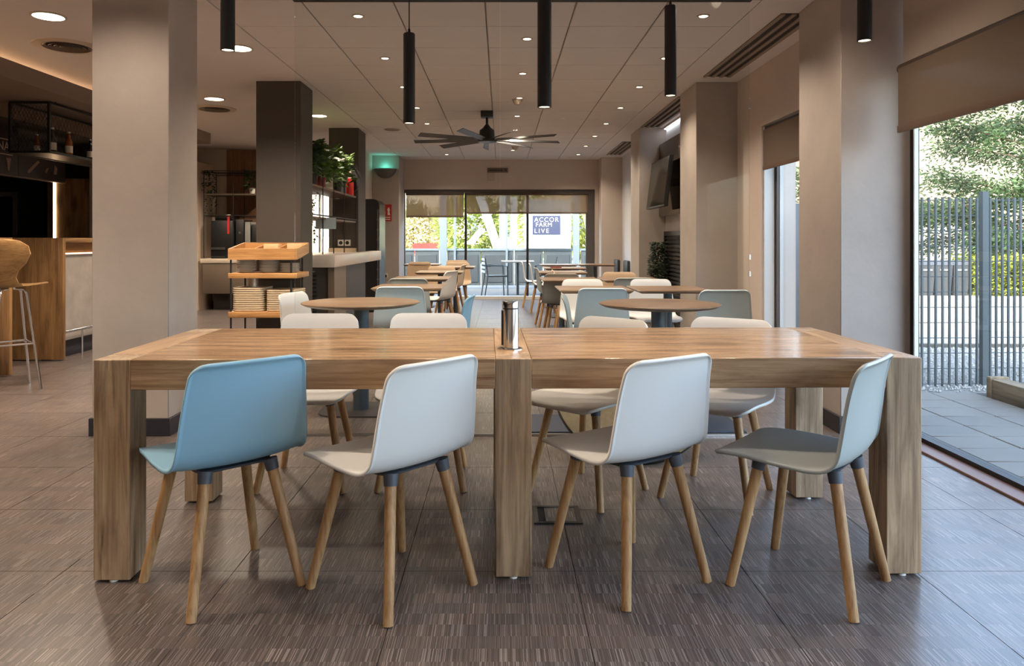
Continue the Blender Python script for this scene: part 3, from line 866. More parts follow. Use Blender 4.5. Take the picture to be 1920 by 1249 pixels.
def slot_vent(y0, y1, label):
    x0, x1 = 1.93, 2.19; CZ = 2.7295
    t = thing('slot_diffuser', ((x0 + x1) / 2, y0, CZ), label, 'air vent', 'slot air diffusers along the right')
    B().box(x0, x1, y0, y1, CZ - .003, CZ).build('back_plate', mat('slot_dark', (34, 28, 25), .7), t)
    for k in range(4):
        xa = x0 + k * (x1 - x0 - .03) / 3
        B().box(xa, xa + .03, y0, y1, CZ - .012, CZ - .003).build('fin', mat('slot_fin', (150, 132, 116), .6), t)
slot_vent(5.15, 7.14, 'slot air diffuser nearest, above the narrow window')
slot_vent(8.15, 10.35, 'slot air diffuser above the television')
slot_vent(11.9, 13.7, 'slot air diffuser farthest, in the far right corner')
t = thing('ceiling_speaker', (-1.55, 10.6, CZ), 'flat round ceiling speaker beside the farther dark pillar', 'speaker')
B().lathe([(0, CZ - .01), (.10, CZ - .01), (.11, CZ)], (-1.55, 10.6, 0), 28).build('grille', mat('speaker_grille', (140, 126, 116), .7), t)
B().lathe([(.11, CZ - .004), (.125, CZ - .004), (.125, CZ)], (-1.55, 10.6, 0), 28, closed=False).build('rim', RING, t)
for x, y, l in ((.18, 8.33, 'white smoke detector on the ceiling in front of the fan'), (.23, 12.55, 'brownish smoke detector on the ceiling behind the fan')):
    t = thing('smoke_detector', (x, y, CZ), l, 'detector')
    B().lathe([(0, CZ - .055), (.03, CZ - .055), (.05, CZ - .03), (.055, CZ - .012), (.055, CZ)], (x, y, 0), 20).build('body', mat('detector_white', (196, 180, 164), .5), t)
    B().lathe([(.055, CZ - .012), (.062, CZ - .012), (.062, CZ)], (x, y, 0), 20, closed=False).build('base', RING, t)

# ------------------------------------------------------------------ ceiling fan
fx, fy = -.175, 9.1
fan = thing('ceiling_fan', (fx, fy, 2.36), 'black many bladed ceiling fan in the middle of the room', 'fan')
B().box(fx - .075, fx + .075, fy - .075, fy + .075, CZ - .075, CZ, bev=.006).build('canopy', BLACK, fan)
B().cyl((fx, fy, 2.52), (fx, fy, CZ - .07), .016).build('rod', BLACK, fan)
B().lathe([(0, 2.40), (.09, 2.40), (.095, 2.43), (.09, 2.50), (.05, 2.53), (.02, 2.57), (0, 2.57)], (fx, fy, 0), 28).build('motor', BLACK, fan)
B().lathe([(0, 2.352), (.11, 2.355), (.125, 2.37), (.12, 2.395), (0, 2.40)], (fx, fy, 0), 28).build('hub', BLACK, fan)
for k in range(9):
    a = R(12 + 40 * k); ca, sa = math.cos(a), math.sin(a)
    bb = B(); n = 6; pr = []
    for i in range(n + 1):
        r = .11 + .80 * i / n; w = .026 + .012 * i / n; tw = .016
        pr.append([Vector((fx + ca * r - sa * s_ * w, fy + sa * r + ca * s_ * w, 2.378 + s_ * tw + dz)) for s_, dz in ((-1, 0), (1, 0), (1, .006), (-1, .006))])
    vs = [[bb.bm.verts.new(v) for v in q] for q in pr]
    for p, q in zip(vs, vs[1:]):
        for i in range(4): bb.bm.faces.new((p[i], p[(i + 1) % 4], q[(i + 1) % 4], q[i]))
    bb.bm.faces.new(vs[0]); bb.bm.faces.new(vs[-1][::-1])
    bb.build('blade', mat('fan_blade_grey', (58, 60, 62), .4), fan)

# ------------------------------------------------------------------ back wall fittings
sx_, sy_ = -2.15, 13.86
sc = thing('wall_uplighter', (sx_, sy_, 2.28), 'grey half bowl uplighter glowing teal on the far left pillar', 'wall lamp')
bb = B(); seg = 16; rings = []
for r, z in ((.02, 2.30), (.09, 2.315), (.155, 2.365), (.20, 2.44), (.21, 2.48), (.20, 2.48), (.0, 2.45)):
    rings.append([bb.bm.verts.new((sx_ - r * math.cos(math.pi * i / seg), sy_ - r * .75 * math.sin(math.pi * i / seg) - .001, z)) for i in range(seg + 1)])
for a, c in zip(rings, rings[1:]):
    for i in range(seg): bb.bm.faces.new((a[i], a[i + 1], c[i + 1], c[i])).smooth = True
bb.build('bowl', mat('uplighter_grey', (96, 92, 88), .5), sc)
B().box(sx_ - .12, sx_ + .12, sy_ - .08, sy_ - .03, 2.466, 2.472).build('tube_lamp', emit('teal_lamp', (.15, .9, .75), 2.2), sc)
lamp('teal_glow', 'POINT', (0, -.09, .22), 1.1, (.15, 1.0, .8), sc, radius=.05)

fsn = thing('fire_sign', (-2.14, 13.855, 1.5), 'red fire alarm sign on the far left pillar', 'sign')
B().box(-2.24, -2.035, 13.846, 13.858, 1.51, 1.82).build('plate', mat('sign_red', (190, 34, 28), .5), fsn)
WH = mat('sign_white', (235, 230, 220), .5)
B().box(-2.225, -2.19, 13.842, 13.846, 1.765, 1.805).build('corner_mark', WH, fsn)
bb = B(); bb.prism([(-2.215, 1.62), (-2.155, 1.62), (-2.15, 1.68), (-2.17, 1.73), (-2.20, 1.735), (-2.22, 1.70)], 'Y', 13.842, 13.846); bb.build('hand_mark', WH, fsn)
bb = B(); bb.prism([(-2.11, 1.62), (-2.06, 1.62), (-2.075, 1.68), (-2.065, 1.72), (-2.085, 1.77), (-2.115, 1.73), (-2.105, 1.68)], 'Y', 13.842, 13.846); bb.build('flame_mark', WH, fsn)
bb = B(); bb.box(-2.22, -2.06, 13.842, 13.846, 1.572, 1.588); bb.box(-2.22, -2.06, 13.842, 13.846, 1.535, 1.55); bb.build('text_line', WH, fsn)
es = thing('exit_sign', (-.08, 14.59, 2.4), 'brownish emergency sign box high on the back wall', 'sign')
B().box(-.275, .13, 14.575, 14.6, 2.475, 2.565, bev=.004).build('housing', mat('exit_box', (108, 92, 78), .5), es)
bb = B(); bb.box(-.24, -.03, 14.571, 14.575, 2.505, 2.535); bb.build('arrow_mark', mat('exit_dark', (60, 46, 36), .5), es)
for x in (.0, .085): B().cyl((x, 14.571, 2.52), (x, 14.576, 2.52), .024).build('spot_lens', mat('exit_dark', (60, 46, 36), .5), es)
B().box(-.27, -.14, 14.57, 14.6, 2.33, 2.455, bev=.004).build('control_box', mat('wall_box', (196, 176, 158), .6), None, 'small square box below the emergency sign on the back wall', 'wall box')
s = thing('wall_socket', (-2.1, 13.85, .44), 'wall socket low on the far left pillar', 'socket')
B().box(-2.20, -2.10, 13.845, 13.86, .44, .54, bev=.003).build('cover', mat('socket_cream', (206, 196, 178), .5), s)
B().cyl((-2.15, 13.843, .49), (-2.15, 13.847, .49), .028).build('outlet', BLACK, s)

# ------------------------------------------------------------------ right recess: screen, dark mirror, shutter, plant
cl = thing('linear_light', (2.27, 9.3, 2.70), 'cool white strip light at the ceiling above the dark mirror', 'light')
B().box(2.262, 2.298, 8.25, 10.40, 2.706, 2.73).build('profile', FRAMEW, cl)
B().box(2.266, 2.294, 8.26, 10.39, 2.700, 2.706).build('diffuser', emit('cool_strip', (.86, .90, 1.0), 9.0), cl)
tv = thing('television', (2.10, 9.75, 1.9), 'dark television tilted on a bracket in the right recess', 'television')
rotm = Matrix.Translation((2.06, 9.75, 1.90)) @ Matrix.Rotation(R(7), 4, 'Y')
def rbox(b_, x0, x1, y0, y1, z0, z1, bev=0):
    k = B(); k.box(x0, x1, y0, y1, z0, z1, bev); bmesh.ops.transform(k.bm, matrix=rotm, verts=k.bm.verts); return k
rbox(None, -.02, .03, -.56, .56, -.32, .32, .004).build('housing', BLACK, tv)
rbox(None, -.024, -.02, -.545, .545, -.30, .305).build('screen', mat('dark_screen', (26, 26, 18), .12, spec=.25), tv)
B().box(2.08, 2.18, 9.68, 9.82, 1.86, 1.96).build('bracket', BLACK, tv)
dm = thing('dark_mirror', (2.2, 9.7, 1.48), 'large dark bronze mirror panel on the wall behind the television', 'mirror')
B().box(2.215, 2.30, 8.96, 10.44, 1.50, 2.47).build('backing', mat('mirror_backing', (40, 36, 30), .6), dm)
B().box(2.205, 2.215, 8.95, 10.445, 1.485, 2.485).build('mirror_face', mat('bronze_mirror', (112, 96, 72), .05, metal=1.0), dm)
sh = thing('slatted_shutter', (2.28, 9.6, 0), 'black slatted shutter low in the right recess', 'shutter')
B().box(2.285, 2.30, 8.9, 10.35, 0, 1.25).build('backing', mat('shutter_back', (20, 20, 22), .6), sh)
b = B(); b.box(2.25, 2.30, 8.85, 8.9, 0, 1.28); b.box(2.25, 2.30, 10.30, 10.35, 0, 1.28); b.box(2.25, 2.30, 8.9, 10.30, 1.22, 1.28); b.build('frame', BLACK, sh)
for k in range(22):
    B().box(2.262, 2.285, 8.9, 10.30, .06 + .053 * k, .09 + .053 * k).build('slat', BLACKM, sh)
LEAFD = leafy('dark_ficus_leaf', (44, 62, 44), .4, 12)
LEAFG = leafy('fresh_green_leaf', (76, 102, 44), .5, 10)
LEAFM = leafy('mid_green_leaf', (52, 78, 42), .5, 10)
pl = thing('potted_ficus', (2.13, 10.15, 0), 'dark green potted plant beside the slatted shutter', 'plant')
B().lathe([(0, 0), (.10, 0), (.13, .30), (.115, .30), (.11, .26), (0, .26)], (2.13, 10.15, 0), 24).build('pot', mat('pot_grey', (90, 86, 82), .6), pl)
B().cyl((2.13, 10.15, .26), (2.13, 10.15, 1.0), .012, .006).build('stem', mat('bark', (84, 66, 48), .8), pl)
b = B()
for k in range(900):
    h = random.uniform(.5, 1.14); a = random.uniform(0, 6.28); r = .10 * math.sqrt(random.random()) * (1.1 if h < 1.0 else .8)
    b.leaf(Vector((2.13 + r * math.cos(a), 10.15 + r * math.sin(a), h)), Vector((math.cos(a), math.sin(a), random.uniform(-.9, .3))), Vector((0, 0, 1)), .055, .032)
b.build('foliage', LEAFD, pl, kind='stuff')

# ------------------------------------------------------------------ left: lowered bar soffit with cove light
sf = S('trim_2', B().box(-5.2, -3.92, -3.2, 10.07, 2.455, 2.60), mat('soffit_paint', (126, 110, 98), .8))
B().box(-4.62, -4.56, -3.0, 10.0, 2.602, 2.615).build('cove_strip', LED, sf)
S('trim_3', B().box(-8.2, -5.2, -3.2, 10.45, 2.45, 2.70), DARKP)

# bar cabinets
bar = thing('bar_counter', (-4.5, 7.18, 0), 'oak bar counter with concrete front and lit ledge', 'bar counter')
B().box(-4.76, -4.216, 7.18, 7.225, 0.012, 1.185, bev=.003).build('end_panel', BAROAK, bar)
B().box(-4.76, -4.216, 7.225, 10.3, 1.14, 1.185, bev=.003).build('counter_top', BAROAKY, bar)
B().box(-4.36, -4.32, 7.225, 10.3, .17, 1.02).build('front_panel', CONCR, bar)
B().box(-4.40, -4.36, 7.225, 10.3, 1.02, 1.14).build('upper_panel', BAROAKY, bar)
B().box(-4.36, -4.335, 7.24, 10.28, 1.022, 1.034).build('ledge_light', emit('soft_amber_ledge', (1.0, .62, .36), 3.5), bar)
B().box(-4.45, -4.36, 7.225, 10.3, 0, .17).build('plinth', BASEB, bar)
B().cyl((-4.24, 7.23, .27), (-4.24, 10.2, .27), .015).build('foot_rail', CHROME, bar)
for y in (7.55, 8.7, 9.85): B().cyl((-4.24, y, 0), (-4.24, y, .265), .011).build('rail_post', CHROME, bar)
bar2 = thing('bar_end', (-4.5, 6.2, 0), 'near oak bar section behind the plywood stool', 'bar counter')
B().box(-4.80, -4.19, 6.36, 6.40, 0.012, 1.185, bev=.003).build('end_panel', BAROAK, bar2)
B().box(-4.80, -4.19, 3.4, 6.36, 1.14, 1.185, bev=.003).build('counter_top', BAROAKY, bar2)
B().box(-4.42, -4.38, 3.4, 6.36, 0, 1.14).build('front_panel', CONCR, bar2)
B().cyl((-4.30, 3.4, .27), (-4.30, 6.30, .27), .014).build('foot_rail', CHROME, bar2)

# back bar wall
S('wall_bar', B().box(-8.2, -4.62, 10.45, 10.6, 0, 2.73), DARKP)
S('trim_4', B().box(-6.05, -5.52, 9.95, 10.45, 0, 1.98), BAROAK)
lp_ = thing('light_column', (-5.85, 9.94, .9), 'thin vertical amber light strip on the oak bar panel', 'light')
B().box(-5.962, -5.935, 9.935, 9.95, .9, 1.97).build('strip', LEDB, lp_)
B().box(-5.985, -5.962, 9.93, 9.95, .9, 1.97).build('profile', STEEL, lp_)
S('trim_5', B().box(-5.50, -5.32, 9.97, 10.45, 0, 2.45), WALLP)
B().box(-5.31, -4.95, 10.40, 10.449, .0, 2.05).build('dark_door_panel', mat('dark_glass_door', (38, 30, 28), .2), None, 'dark door panel at the back of the bar', 'door panel')
fr = thing('bottle_fridge', (-6.6, 9.9, .9), 'black glass door fridge at the far left behind the bar', 'fridge')
B().box(-7.4, -6.10, 9.95, 10.44, .75, 1.93).build('cabinet', BLACK, fr)
b = B(); b.box(-6.5, -6.45, 9.93, 9.95, .8, 1.80); b.box(-7.4, -6.5, 9.93, 9.95, 1.74, 1.80); b.build('door_frame', STEEL, fr)
B().box(-7.4, -6.5, 9.94, 9.948, .8, 1.74).build('glass_door', mat('fridge_glass', (18, 18, 20), .08), fr)
S('trim_6', B().box(-7.6, -6.05, 9.6, 10.44, 0, .75), DARKP)

# menu boards
mb = thing('menu_board', (-5.58, 8.5, 1.9), 'black chalk menu board above the back bar', 'menu board')
MBK = mat('chalkboard', (40, 32, 32), .35)
CHK = mat('chalk', (216, 200, 186), .8)
B().box(-5.62, -5.58, 6.6, 8.62, 1.90, 2.44).build('left_board', MBK, mb)
B().box(-5.62, -5.58, 8.63, 9.55, 1.90, 2.34).build('right_board', MBK, mb)
B().box(-5.62, -5.57, 6.6, 9.55, 1.885, 1.90).build('bottom_trim', mat('board_trim', (120, 98, 84), .4), mb)
b = B(); b.box(-5.578, -5.574, 7.4, 8.50, 2.292, 2.302); b.box(-5.578, -5.574, 7.4, 8.52, 2.125, 2.133); b.build('chalk_rule', CHK, mb)
def text(body, size, loc, rot, m, parent, name='lettering', align='CENTER', ext=.001, space=1.0):
    c = bpy.data.curves.new(name, 'FONT'); c.body = body; c.size = size; c.extrude = ext; c.align_x = align; c.align_y = 'CENTER'; c.space_character = space
    c.materials.append(m)
    tmp = bpy.data.objects.new('tmp', c); COL.objects.link(tmp)
    bpy.context.view_layer.update()
    me = bpy.data.meshes.new_from_object(tmp.evaluated_get(bpy.context.evaluated_depsgraph_get())); me.name = name
    bpy.data.objects.remove(tmp)
    if not me.materials: me.materials.append(m)
    o = bpy.data.objects.new(name, me); o.location = Vector(loc) - ORG[parent.name]; o.rotation_euler = rot
    put(o, parent); return o
text('NA', .14, (-5.574, 8.36, 2.215), (R(90), 0, R(90)), CHK, mb)
CHD = mat('chalk_dim', (150, 126, 112), .8)
def chalk(pts): b_ = B(); b_.prism(pts, 'X', -5.578, -5.575); b_.build('chalk_drawing', CHD, mb)
for y, q in ((8.27, .8), (8.45, 1)):      # drink glasses, a long roll, two small sketches
    chalk([(y - .045 * q, 2.09), (y + .045 * q, 2.09), (y + .03 * q, 2.05), (y + .014, 1.95), (y - .014, 1.95), (y - .03 * q, 2.05)])
chalk([(8.78, 1.96), (8.82, 1.95), (9.02, 2.10), (8.99, 2.12), (8.95, 2.10), (8.80, 1.99)])
chalk([(9.12, 2.0), (9.16, 1.98), (9.20, 2.05), (9.15, 2.04)])
chalk([(9.30, 1.98), (9.36, 1.98), (9.38, 2.06), (9.32, 2.10)])

# hanging bottle cage above the bar
cg = thing('hanging_cage_shelf', (-4.36, 6.9, 1.98), 'black mesh cage shelf hanging over the bar with bottles', 'shelf')
xa, xb, ya, yb, za, zb = -4.54, -4.18, 6.9, 9.8, 1.98, 2.435
b = B(); q = .011
for x in (xa, xb):
    for z in (za, zb): b.box(x - q, x + q, ya, yb, z - q, z + q)
    for y in (ya, (ya + yb) / 2, yb): b.box(x - q, x + q, y - q, y + q, za, zb)
for y in (ya, yb):
    for z in (za, zb): b.box(xa, xb, y - q, y + q, z - q, z + q)
b.build('cage_frame', BLACK, cg)
B().box(xa, xb, ya, yb, za - .004, za + .004).build('shelf_plate', mat('shelf_dark', (56, 46, 40), .35), cg)
b = B()
def mesh_panel(b_, P, w, h, step=.05):
    # diamond wire mesh as thin strips in the plane P(u, v)
    for sgn in (1, -1):
        k = -h
        while k < w + h:
            pts = []
            u0, v0, u1, v1 = k, 0, k + h * .6, h
            if sgn < 0: u0, u1 = u1, u0
            if u0 != u1:
                def cl(u):
                    return max(0, min(w, u))
                ta = (cl(u0) - u0) / (u1 - u0); tb = (cl(u1) - u0) / (u1 - u0)
                va, vb = v0 + ta * (v1 - v0), v0 + tb * (v1 - v0)
                if abs(ta - tb) > .02:
                    b_.cyl(P(cl(u0), va), P(cl(u1), vb), .0013, seg=4, caps=False)
            k += step
mesh_panel(b, lambda u, v: (xa + u, ya, za + v), xb - xa, zb - za, .032)
mesh_panel(b, lambda u, v: (xa, ya + u, za + v), yb - ya, zb - za, .06)
b.build('wire_mesh', BLACK, cg, kind='stuff')
b = B()
for x in (xa, xb):
    for y in (ya + .1, yb - .1): b.cyl((x, y, zb), (x, y, 2.455), .006, seg=6)
b.build('hanger_rod', BLACK, cg)
def bottle(x, y, z, h, m, lm, label):
    t = thing('bottle', (x, y, z), label, 'bottle', 'bottles on the hanging cage shelf')
    r = h * .145
    B().lathe([(0, z), (r, z), (r, z + h * .52), (r * .85, z + h * .62), (r * .42, z + h * .76), (r * .38, z + h * .95), (0, z + h * .95)], (x, y, 0), 16).build('body', m, t)
    B().lathe([(r + .0006, z + h * .14), (r + .0006, z + h * .42)], (x, y, 0), 16, closed=False).build('paper_label', lm, t)
    B().lathe([(r * .46, z + h * .93), (r * .46, z + h), (0, z + h)], (x, y, 0), 12).build('cap', STEEL, t)
GA = mat('amber_glass', (130, 70, 24), .12); GD = mat('dark_bottle_glass', (26, 28, 22), .1)
LWm = mat('label_white', (214, 200, 180), .6); LBm = mat('label_blue', (70, 90, 150), .6)
bottle(-4.43, 7.12, za + .004, .19, GA, LWm, 'amber beer bottle farthest left in the mesh cage')
bottle(-4.27, 7.10, za + .004, .25, GD, LWm, 'tall bottle with white label in the mesh cage')
bottle(-4.24, 7.32, za + .004, .24, GA, LWm, 'amber bottle right of the cage post')
bottle(-4.24, 7.7, za + .004, .22, GD, LWm, 'dark bottle with white label on the cage shelf')
bottle(-4.24, 8.05, za + .004, .23, GD, LBm, 'dark bottle with blue label on the cage shelf')

# bar stool
sx, sy = -3.83, 5.83
stl = thing('bar_stool', (sx, sy, 0), 'moulded plywood bar stool with chrome legs at far left', 'stool')
PLY = wood('plywood_veneer', (178, 142, 96), (146, 110, 70), 'X', .4, knots=0.15)
# seat and back are one waisted plywood shell, seen from behind
sec = [(.22, .80, .16), (.16, .805, .175), (.06, .80, .175), (-.04, .795, .17), (-.11, .80, .165), (-.155, .83, .135), (-.175, .88, .125), (-.185, .93, .150), (-.195, .99, .215), (-.205, 1.06, .255), (-.215, 1.12, .245), (-.222, 1.16, .18), (-.225, 1.175, .10)]
bb = B(); rows = []
for y, z, w in sec:
    row = []
    for th in (0, .011):
        row.append([bb.bm.verts.new((sx + u * w, sy + y + (.0 if z < .82 else .04 * u * u) + (th if z > .84 else 0), z + (.015 * u * u if z < .83 else 0) + (th if z <= .84 else 0))) for u in (-1, -.8, -.5, -.2, .2, .5, .8, 1)])
    rows.append(row)
for p, q2 in zip(rows, rows[1:]):
    for th in (0, 1):
        for j in range(7): bb.bm.faces.new((p[th][j], p[th][j + 1], q2[th][j + 1], q2[th][j])).smooth = True
    for j in (0, 7): bb.bm.faces.new((p[0][j], p[1][j], q2[1][j], q2[0][j]))
for p in (rows[0], rows[-1]):
    for j in range(7): bb.bm.faces.new((p[0][j], p[0][j + 1], p[1][j + 1], p[1][j]))
bb.build('seat_shell', PLY, stl)
for ax, ay in ((0, -1), (1, 0), (0, 1), (-1, 0)):
    B().tube([(sx + ax * .04, sy + ay * .04, .785), (sx + ax * .105, sy + ay * .105, .782), (sx + ax * .125, sy + ay * .125, .75), (sx + ax * .235, sy + ay * .235, .0)], .0105, 8).build('leg', CHROME, stl)
zf = .36; q = .182
B().tube([(sx + q, sy, zf), (sx, sy + q, zf), (sx - q, sy, zf), (sx, sy - q, zf), (sx + q, sy, zf)], .009, 8).build('foot_ring', CHROME, stl)

# ------------------------------------------------------------------ coffee corner at the back left
cab = thing('coffee_cabinet', (-4.3, 12.6, 0), 'taupe drawer cabinet with white top under the coffee machines', 'cabinet')
TAUPE = mat('taupe_laminate', (112, 98, 84), .5); WTOP = mat('cream_worktop', (216, 200, 180), .4)
B().box(-4.92, -2.6, 12.3, 12.86, .27, .78).build('body', TAUPE, cab)
for x0 in (-4.91, -4.15, -3.39): B().box(x0, x0 + .745, 12.28, 12.3, .28, .77, bev=.003).build('drawer_front', TAUPE, cab)
B().box(-4.95, -2.6, 12.27, 12.88, .78, .855, bev=.003).build('worktop', WTOP, cab)
B().box(-4.8, -2.6, 12.45, 12.86, 0, .27).build('plinth', mat('plinth_dark', (58, 54, 50), .7), cab)
S('trim_7', B().box(-5.45, -4.99, 12.2, 12.9, 0, 2.45), mat('cream_panel', (208, 186, 164), .7))
S('trim_8', B().box(-5.46, -4.985, 12.19, 12.2, .555, .567), mat('panel_joint', (120, 100, 84), .7))
B().box(-5.13, -5.02, 12.185, 12.2, 1.25, 1.66).build('wall_frame', mat('dark_red_panel', (66, 40, 38), .4), None, 'dark brown panel on the wall beside the light pillar', 'picture')
s = thing('red_sign', (-5.03, 12.19, 1.85), 'red fire sign half hidden behind the light pillar', 'sign')
B().box(-5.13, -5.0, 12.185, 12.2, 1.84, 2.10).build('plate', mat('sign_red', (190, 34, 28), .5), s)
bb = B(); bb.box(-5.115, -5.02, 12.181, 12.185, 1.98, 2.04); bb.box(-5.115, -5.02, 12.181, 12.185, 1.87, 1.885); bb.build('white_mark', WH, s)
cm = thing('coffee_machine', (-4.62, 12.55, .855), 'tall black coffee machine with a red stripe', 'coffee machine')
B().box(-4.80, -4.42, 12.33, 12.8, .855, 1.48, bev=.01).build('body', BLACK, cm)
B().box(-4.74, -4.48, 12.36, 12.78, 1.48, 1.58, bev=.008).build('bean_hopper', mat('smoked_plastic', (34, 30, 28), .2), cm)
B().box(-4.522, -4.485, 12.318, 12.332, 1.26, 1.56).build('red_strap', mat('red_strap', (176, 44, 40), .5), cm)
b = B(); b.box(-4.79, -4.56, 12.315, 12.332, 1.0, 1.04); b.box(-4.79, -4.56, 12.30, 12.33, .87, .89); b.build('spout', STEEL, cm)
cm2 = thing('coffee_grinder', (-4.22, 12.55, .855), 'black coffee machine with grey side columns', 'coffee machine')
B().box(-4.40, -4.26, 12.36, 12.8, .855, 1.50, bev=.008).build('body', BLACK, cm2)
B().box(-4.24, -4.15, 12.34, 12.8, .855, 1.46, bev=.008).build('side_column', mat('grey_panel', (120, 120, 116), .35), cm2)
B().box(-4.13, -3.98, 12.34, 12.8, .855, 1.42, bev=.008).build('second_body', BLACK, cm2)
B().box(-3.96, -3.88, 12.34, 12.8, .855, 1.44, bev=.008).build('second_column', mat('grey_panel', (120, 120, 116), .35), cm2)
B().cyl((-4.33, 12.352, 1.28), (-4.33, 12.362, 1.28), .02).build('dial', STEEL, cm2)
# rod shelf over the coffee corner
rs = thing('rod_shelf', (-4.4, 12.3, .855), 'black rod shelf frame standing on the coffee cabinet', 'shelf')
x0, x1, y0, y1, z1 = -4.90, -4.02, 12.30, 12.84, 2.30
b = B(); q = .007
for x in (x0, -4.42, x1):
    for y in (y0, y1): b.cyl((x, y, .855), (x, y, z1), q, seg=6)
for z in (z1, z1 - .03, 1.56):
    for y in (y0, y1): b.cyl((x0, y, z), (x1, y, z), q, seg=6)
    for x in (x0, x1): b.cyl((x, y0, z), (x, y1, z), q, seg=6)
b.build('rod_frame', BLACK, rs)
B().box(x0, x1, y0, y1, 1.90, 1.925).build('shelf_board', mat('dark_board', (86, 72, 52), .5), rs)

def shelf_plant(x, y, z, h, r, n, label, pot_m, leaf_m, droop=.2, pot_h=.10, pot_r=.05, leafl=.09, leafw=.04, vine=0):
    t = thing('potted_plant', (x, y, z), label, 'plant', None)
    B().lathe([(0, z), (pot_r * .8, z), (pot_r, z + pot_h), (pot_r * .85, z + pot_h), (pot_r * .8, z + pot_h * .85), (0, z + pot_h * .85)], (x, y, 0), 18).build('pot', pot_m, t)
    b_ = B()
    for k in range(n):
        a = random.uniform(0, 6.283); hh = z + pot_h * .8 + h * random.random() ** .8; rr = r * math.sqrt(random.random())
        d = Vector((math.cos(a), math.sin(a), random.uniform(-droop - .5, .7)))
        b_.leaf(Vector((x + rr * math.cos(a), y + rr * math.sin(a), hh)), d, Vector((0, 0, 1)), leafl * random.uniform(.7, 1.2), leafw * random.uniform(.7, 1.2))
    b_.build('foliage', leaf_m, t, kind='stuff')
    if vine:
        b_ = B()
        for k in range(vine):
            a = random.uniform(0, 6.28); px_, py_, pz = x + pot_r * math.cos(a), y + pot_r * math.sin(a), z + pot_h
            L_ = random.uniform(.2, .45)
            for i in range(12):
                f = i / 12
                pp = Vector((px_ + .05 * math.cos(a) * (1 + f), py_ + .05 * math.sin(a) * (1 + f) + .03 * math.sin(i), pz - L_ * f))
                d = Vector((math.cos(i * 2.1), math.sin(i * 2.1), -.5)); b_.leaf(pp, d, Vector((0, 0, 1)), .05, .035)
        b_.build('trailing_vine', leaf_m, t, kind='stuff')
    return t
POTW = mat('white_pot', (222, 216, 206), .4); POTT = mat('teal_pot', (44, 62, 66), .4); POTR = mat('dark_red_pot', (120, 36, 34), .4); POTB = mat('black_pot', (36, 34, 34), .5)
shelf_plant(-4.15, 12.45, 1.925, .30, .12, 130, 'leafy plant in white pot on the coffee corner shelf', POTW, LEAFM)
shelf_plant(-4.84, 12.38, 1.925, .34, .09, 60, 'trailing ivy at the left end of the coffee corner shelf', POTB, LEAFD, droop=.8, pot_h=.06, pot_r=.03, leafl=.06, vine=3)

# ------------------------------------------------------------------ hanging plant shelf between the dark pillars
hs = thing('hanging_plant_shelf', (-2.18, 9.1, .98), 'black rod shelf of green plants between the dark pillars', 'shelf')
hx0, hx1, hy0, hy1 = -2.34, -2.02, 7.84, 10.42
b = B()
for x in (hx0, hx1):
    for y in (hy0 + .06, 8.45, 9.0, 9.6, hy1 - .04): b.cyl((x, y, 1.0), (x, y, 2.14), .008, seg=6)
    for z in (2.14, 1.44): b.cyl((x, hy0, z), (x, hy1, z), .008, seg=6)
b.build('rod_frame', BLACK, hs)
B().box(hx0, hx1, hy0, hy1, 1.745, 1.77, bev=.003).build('shelf_board', mat('shelf_brown', (92, 68, 48), .45), hs)
B().box(hx0, hx1, hy0, hy1, 1.40, 1.42, bev=.003).build('lower_shelf', mat('shelf_brown', (92, 68, 48), .45), hs)
for k, (y, lm, pm, lab) in enumerate(((8.02, LEAFM, POTT, 'bushy plant in a teal pot nearest the front dark pillar'), (8.38, LEAFG, POTB, 'bright leafy plant in a black pot, second on the hanging shelf'),
                                      (8.78, LEAFG, POTR, 'leafy plant in a dark red pot on the hanging shelf'), (9.22, LEAFG, POTW, 'leafy plant in a white pot on the hanging shelf'),
                                      (9.66, LEAFG, POTB, 'leafy plant in a black pot near the far end of the hanging shelf'))):
    shelf_plant(-2.13, y, 1.77, .36, .17, 230, lab, pm, lm, droop=.3, pot_h=.14, pot_r=.07, leafl=.11, leafw=.05, vine=2 if k in (0, 2) else 0)
shelf_plant(-2.16, 8.1, 1.42, .12, .10, 70, 'small trailing plant on the lower hanging shelf', POTB, LEAFD, droop=.8, pot_h=.08, pot_r=.05, vine=3)
t = thing('round_sign', (-2.03, 10.25, 1.76), 'black round sign at the far end of the plant shelf', 'sign')
B().cyl((-2.12, 10.30, 2.0), (-2.12, 10.33, 2.0), .19, seg=40).build('disc', BLACK, t)
t = thing('red_bottle', (-2.06, 10.16, 1.77), 'red bottle with pale neck in front of the round black sign', 'bottle')
B().lathe([(0, 1.77), (.05, 1.77), (.052, 1.93), (.035, 1.98), (.035, 2.0), (0, 2.0)], (-2.06, 10.16, 0), 18).build('body', mat('bottle_red', (186, 34, 34), .4), t)
B().lathe([(0, 2.0), (.026, 2.0), (.018, 2.10), (0, 2.10)], (-2.06, 10.16, 0), 14).build('neck', mat('bottle_pale', (214, 190, 176), .5), t)
B().box(-2.14, -1.905, 8.60, 8.604, 1.29, 1.42).build('paper_sheet', mat('pale_blue_paper', (176, 196, 206), .7), None, 'pale blue paper sheet hanging from the lower plant shelf', 'paper')
s = thing('double_socket', (-2.25, 10.44, 1.08), 'white double wall socket on the farther dark pillar', 'socket')
for x in (-2.285, -2.195):
    o = B().box(x, x + .085, 10.43, 10.45, 1.08, 1.165, bev=.004).build('cover', POTW, s)
    B().cyl((x + .0425, 10.427, 1.1225), (x + .0425, 10.431, 1.1225), .026).build('outlet', BLACKM, o)

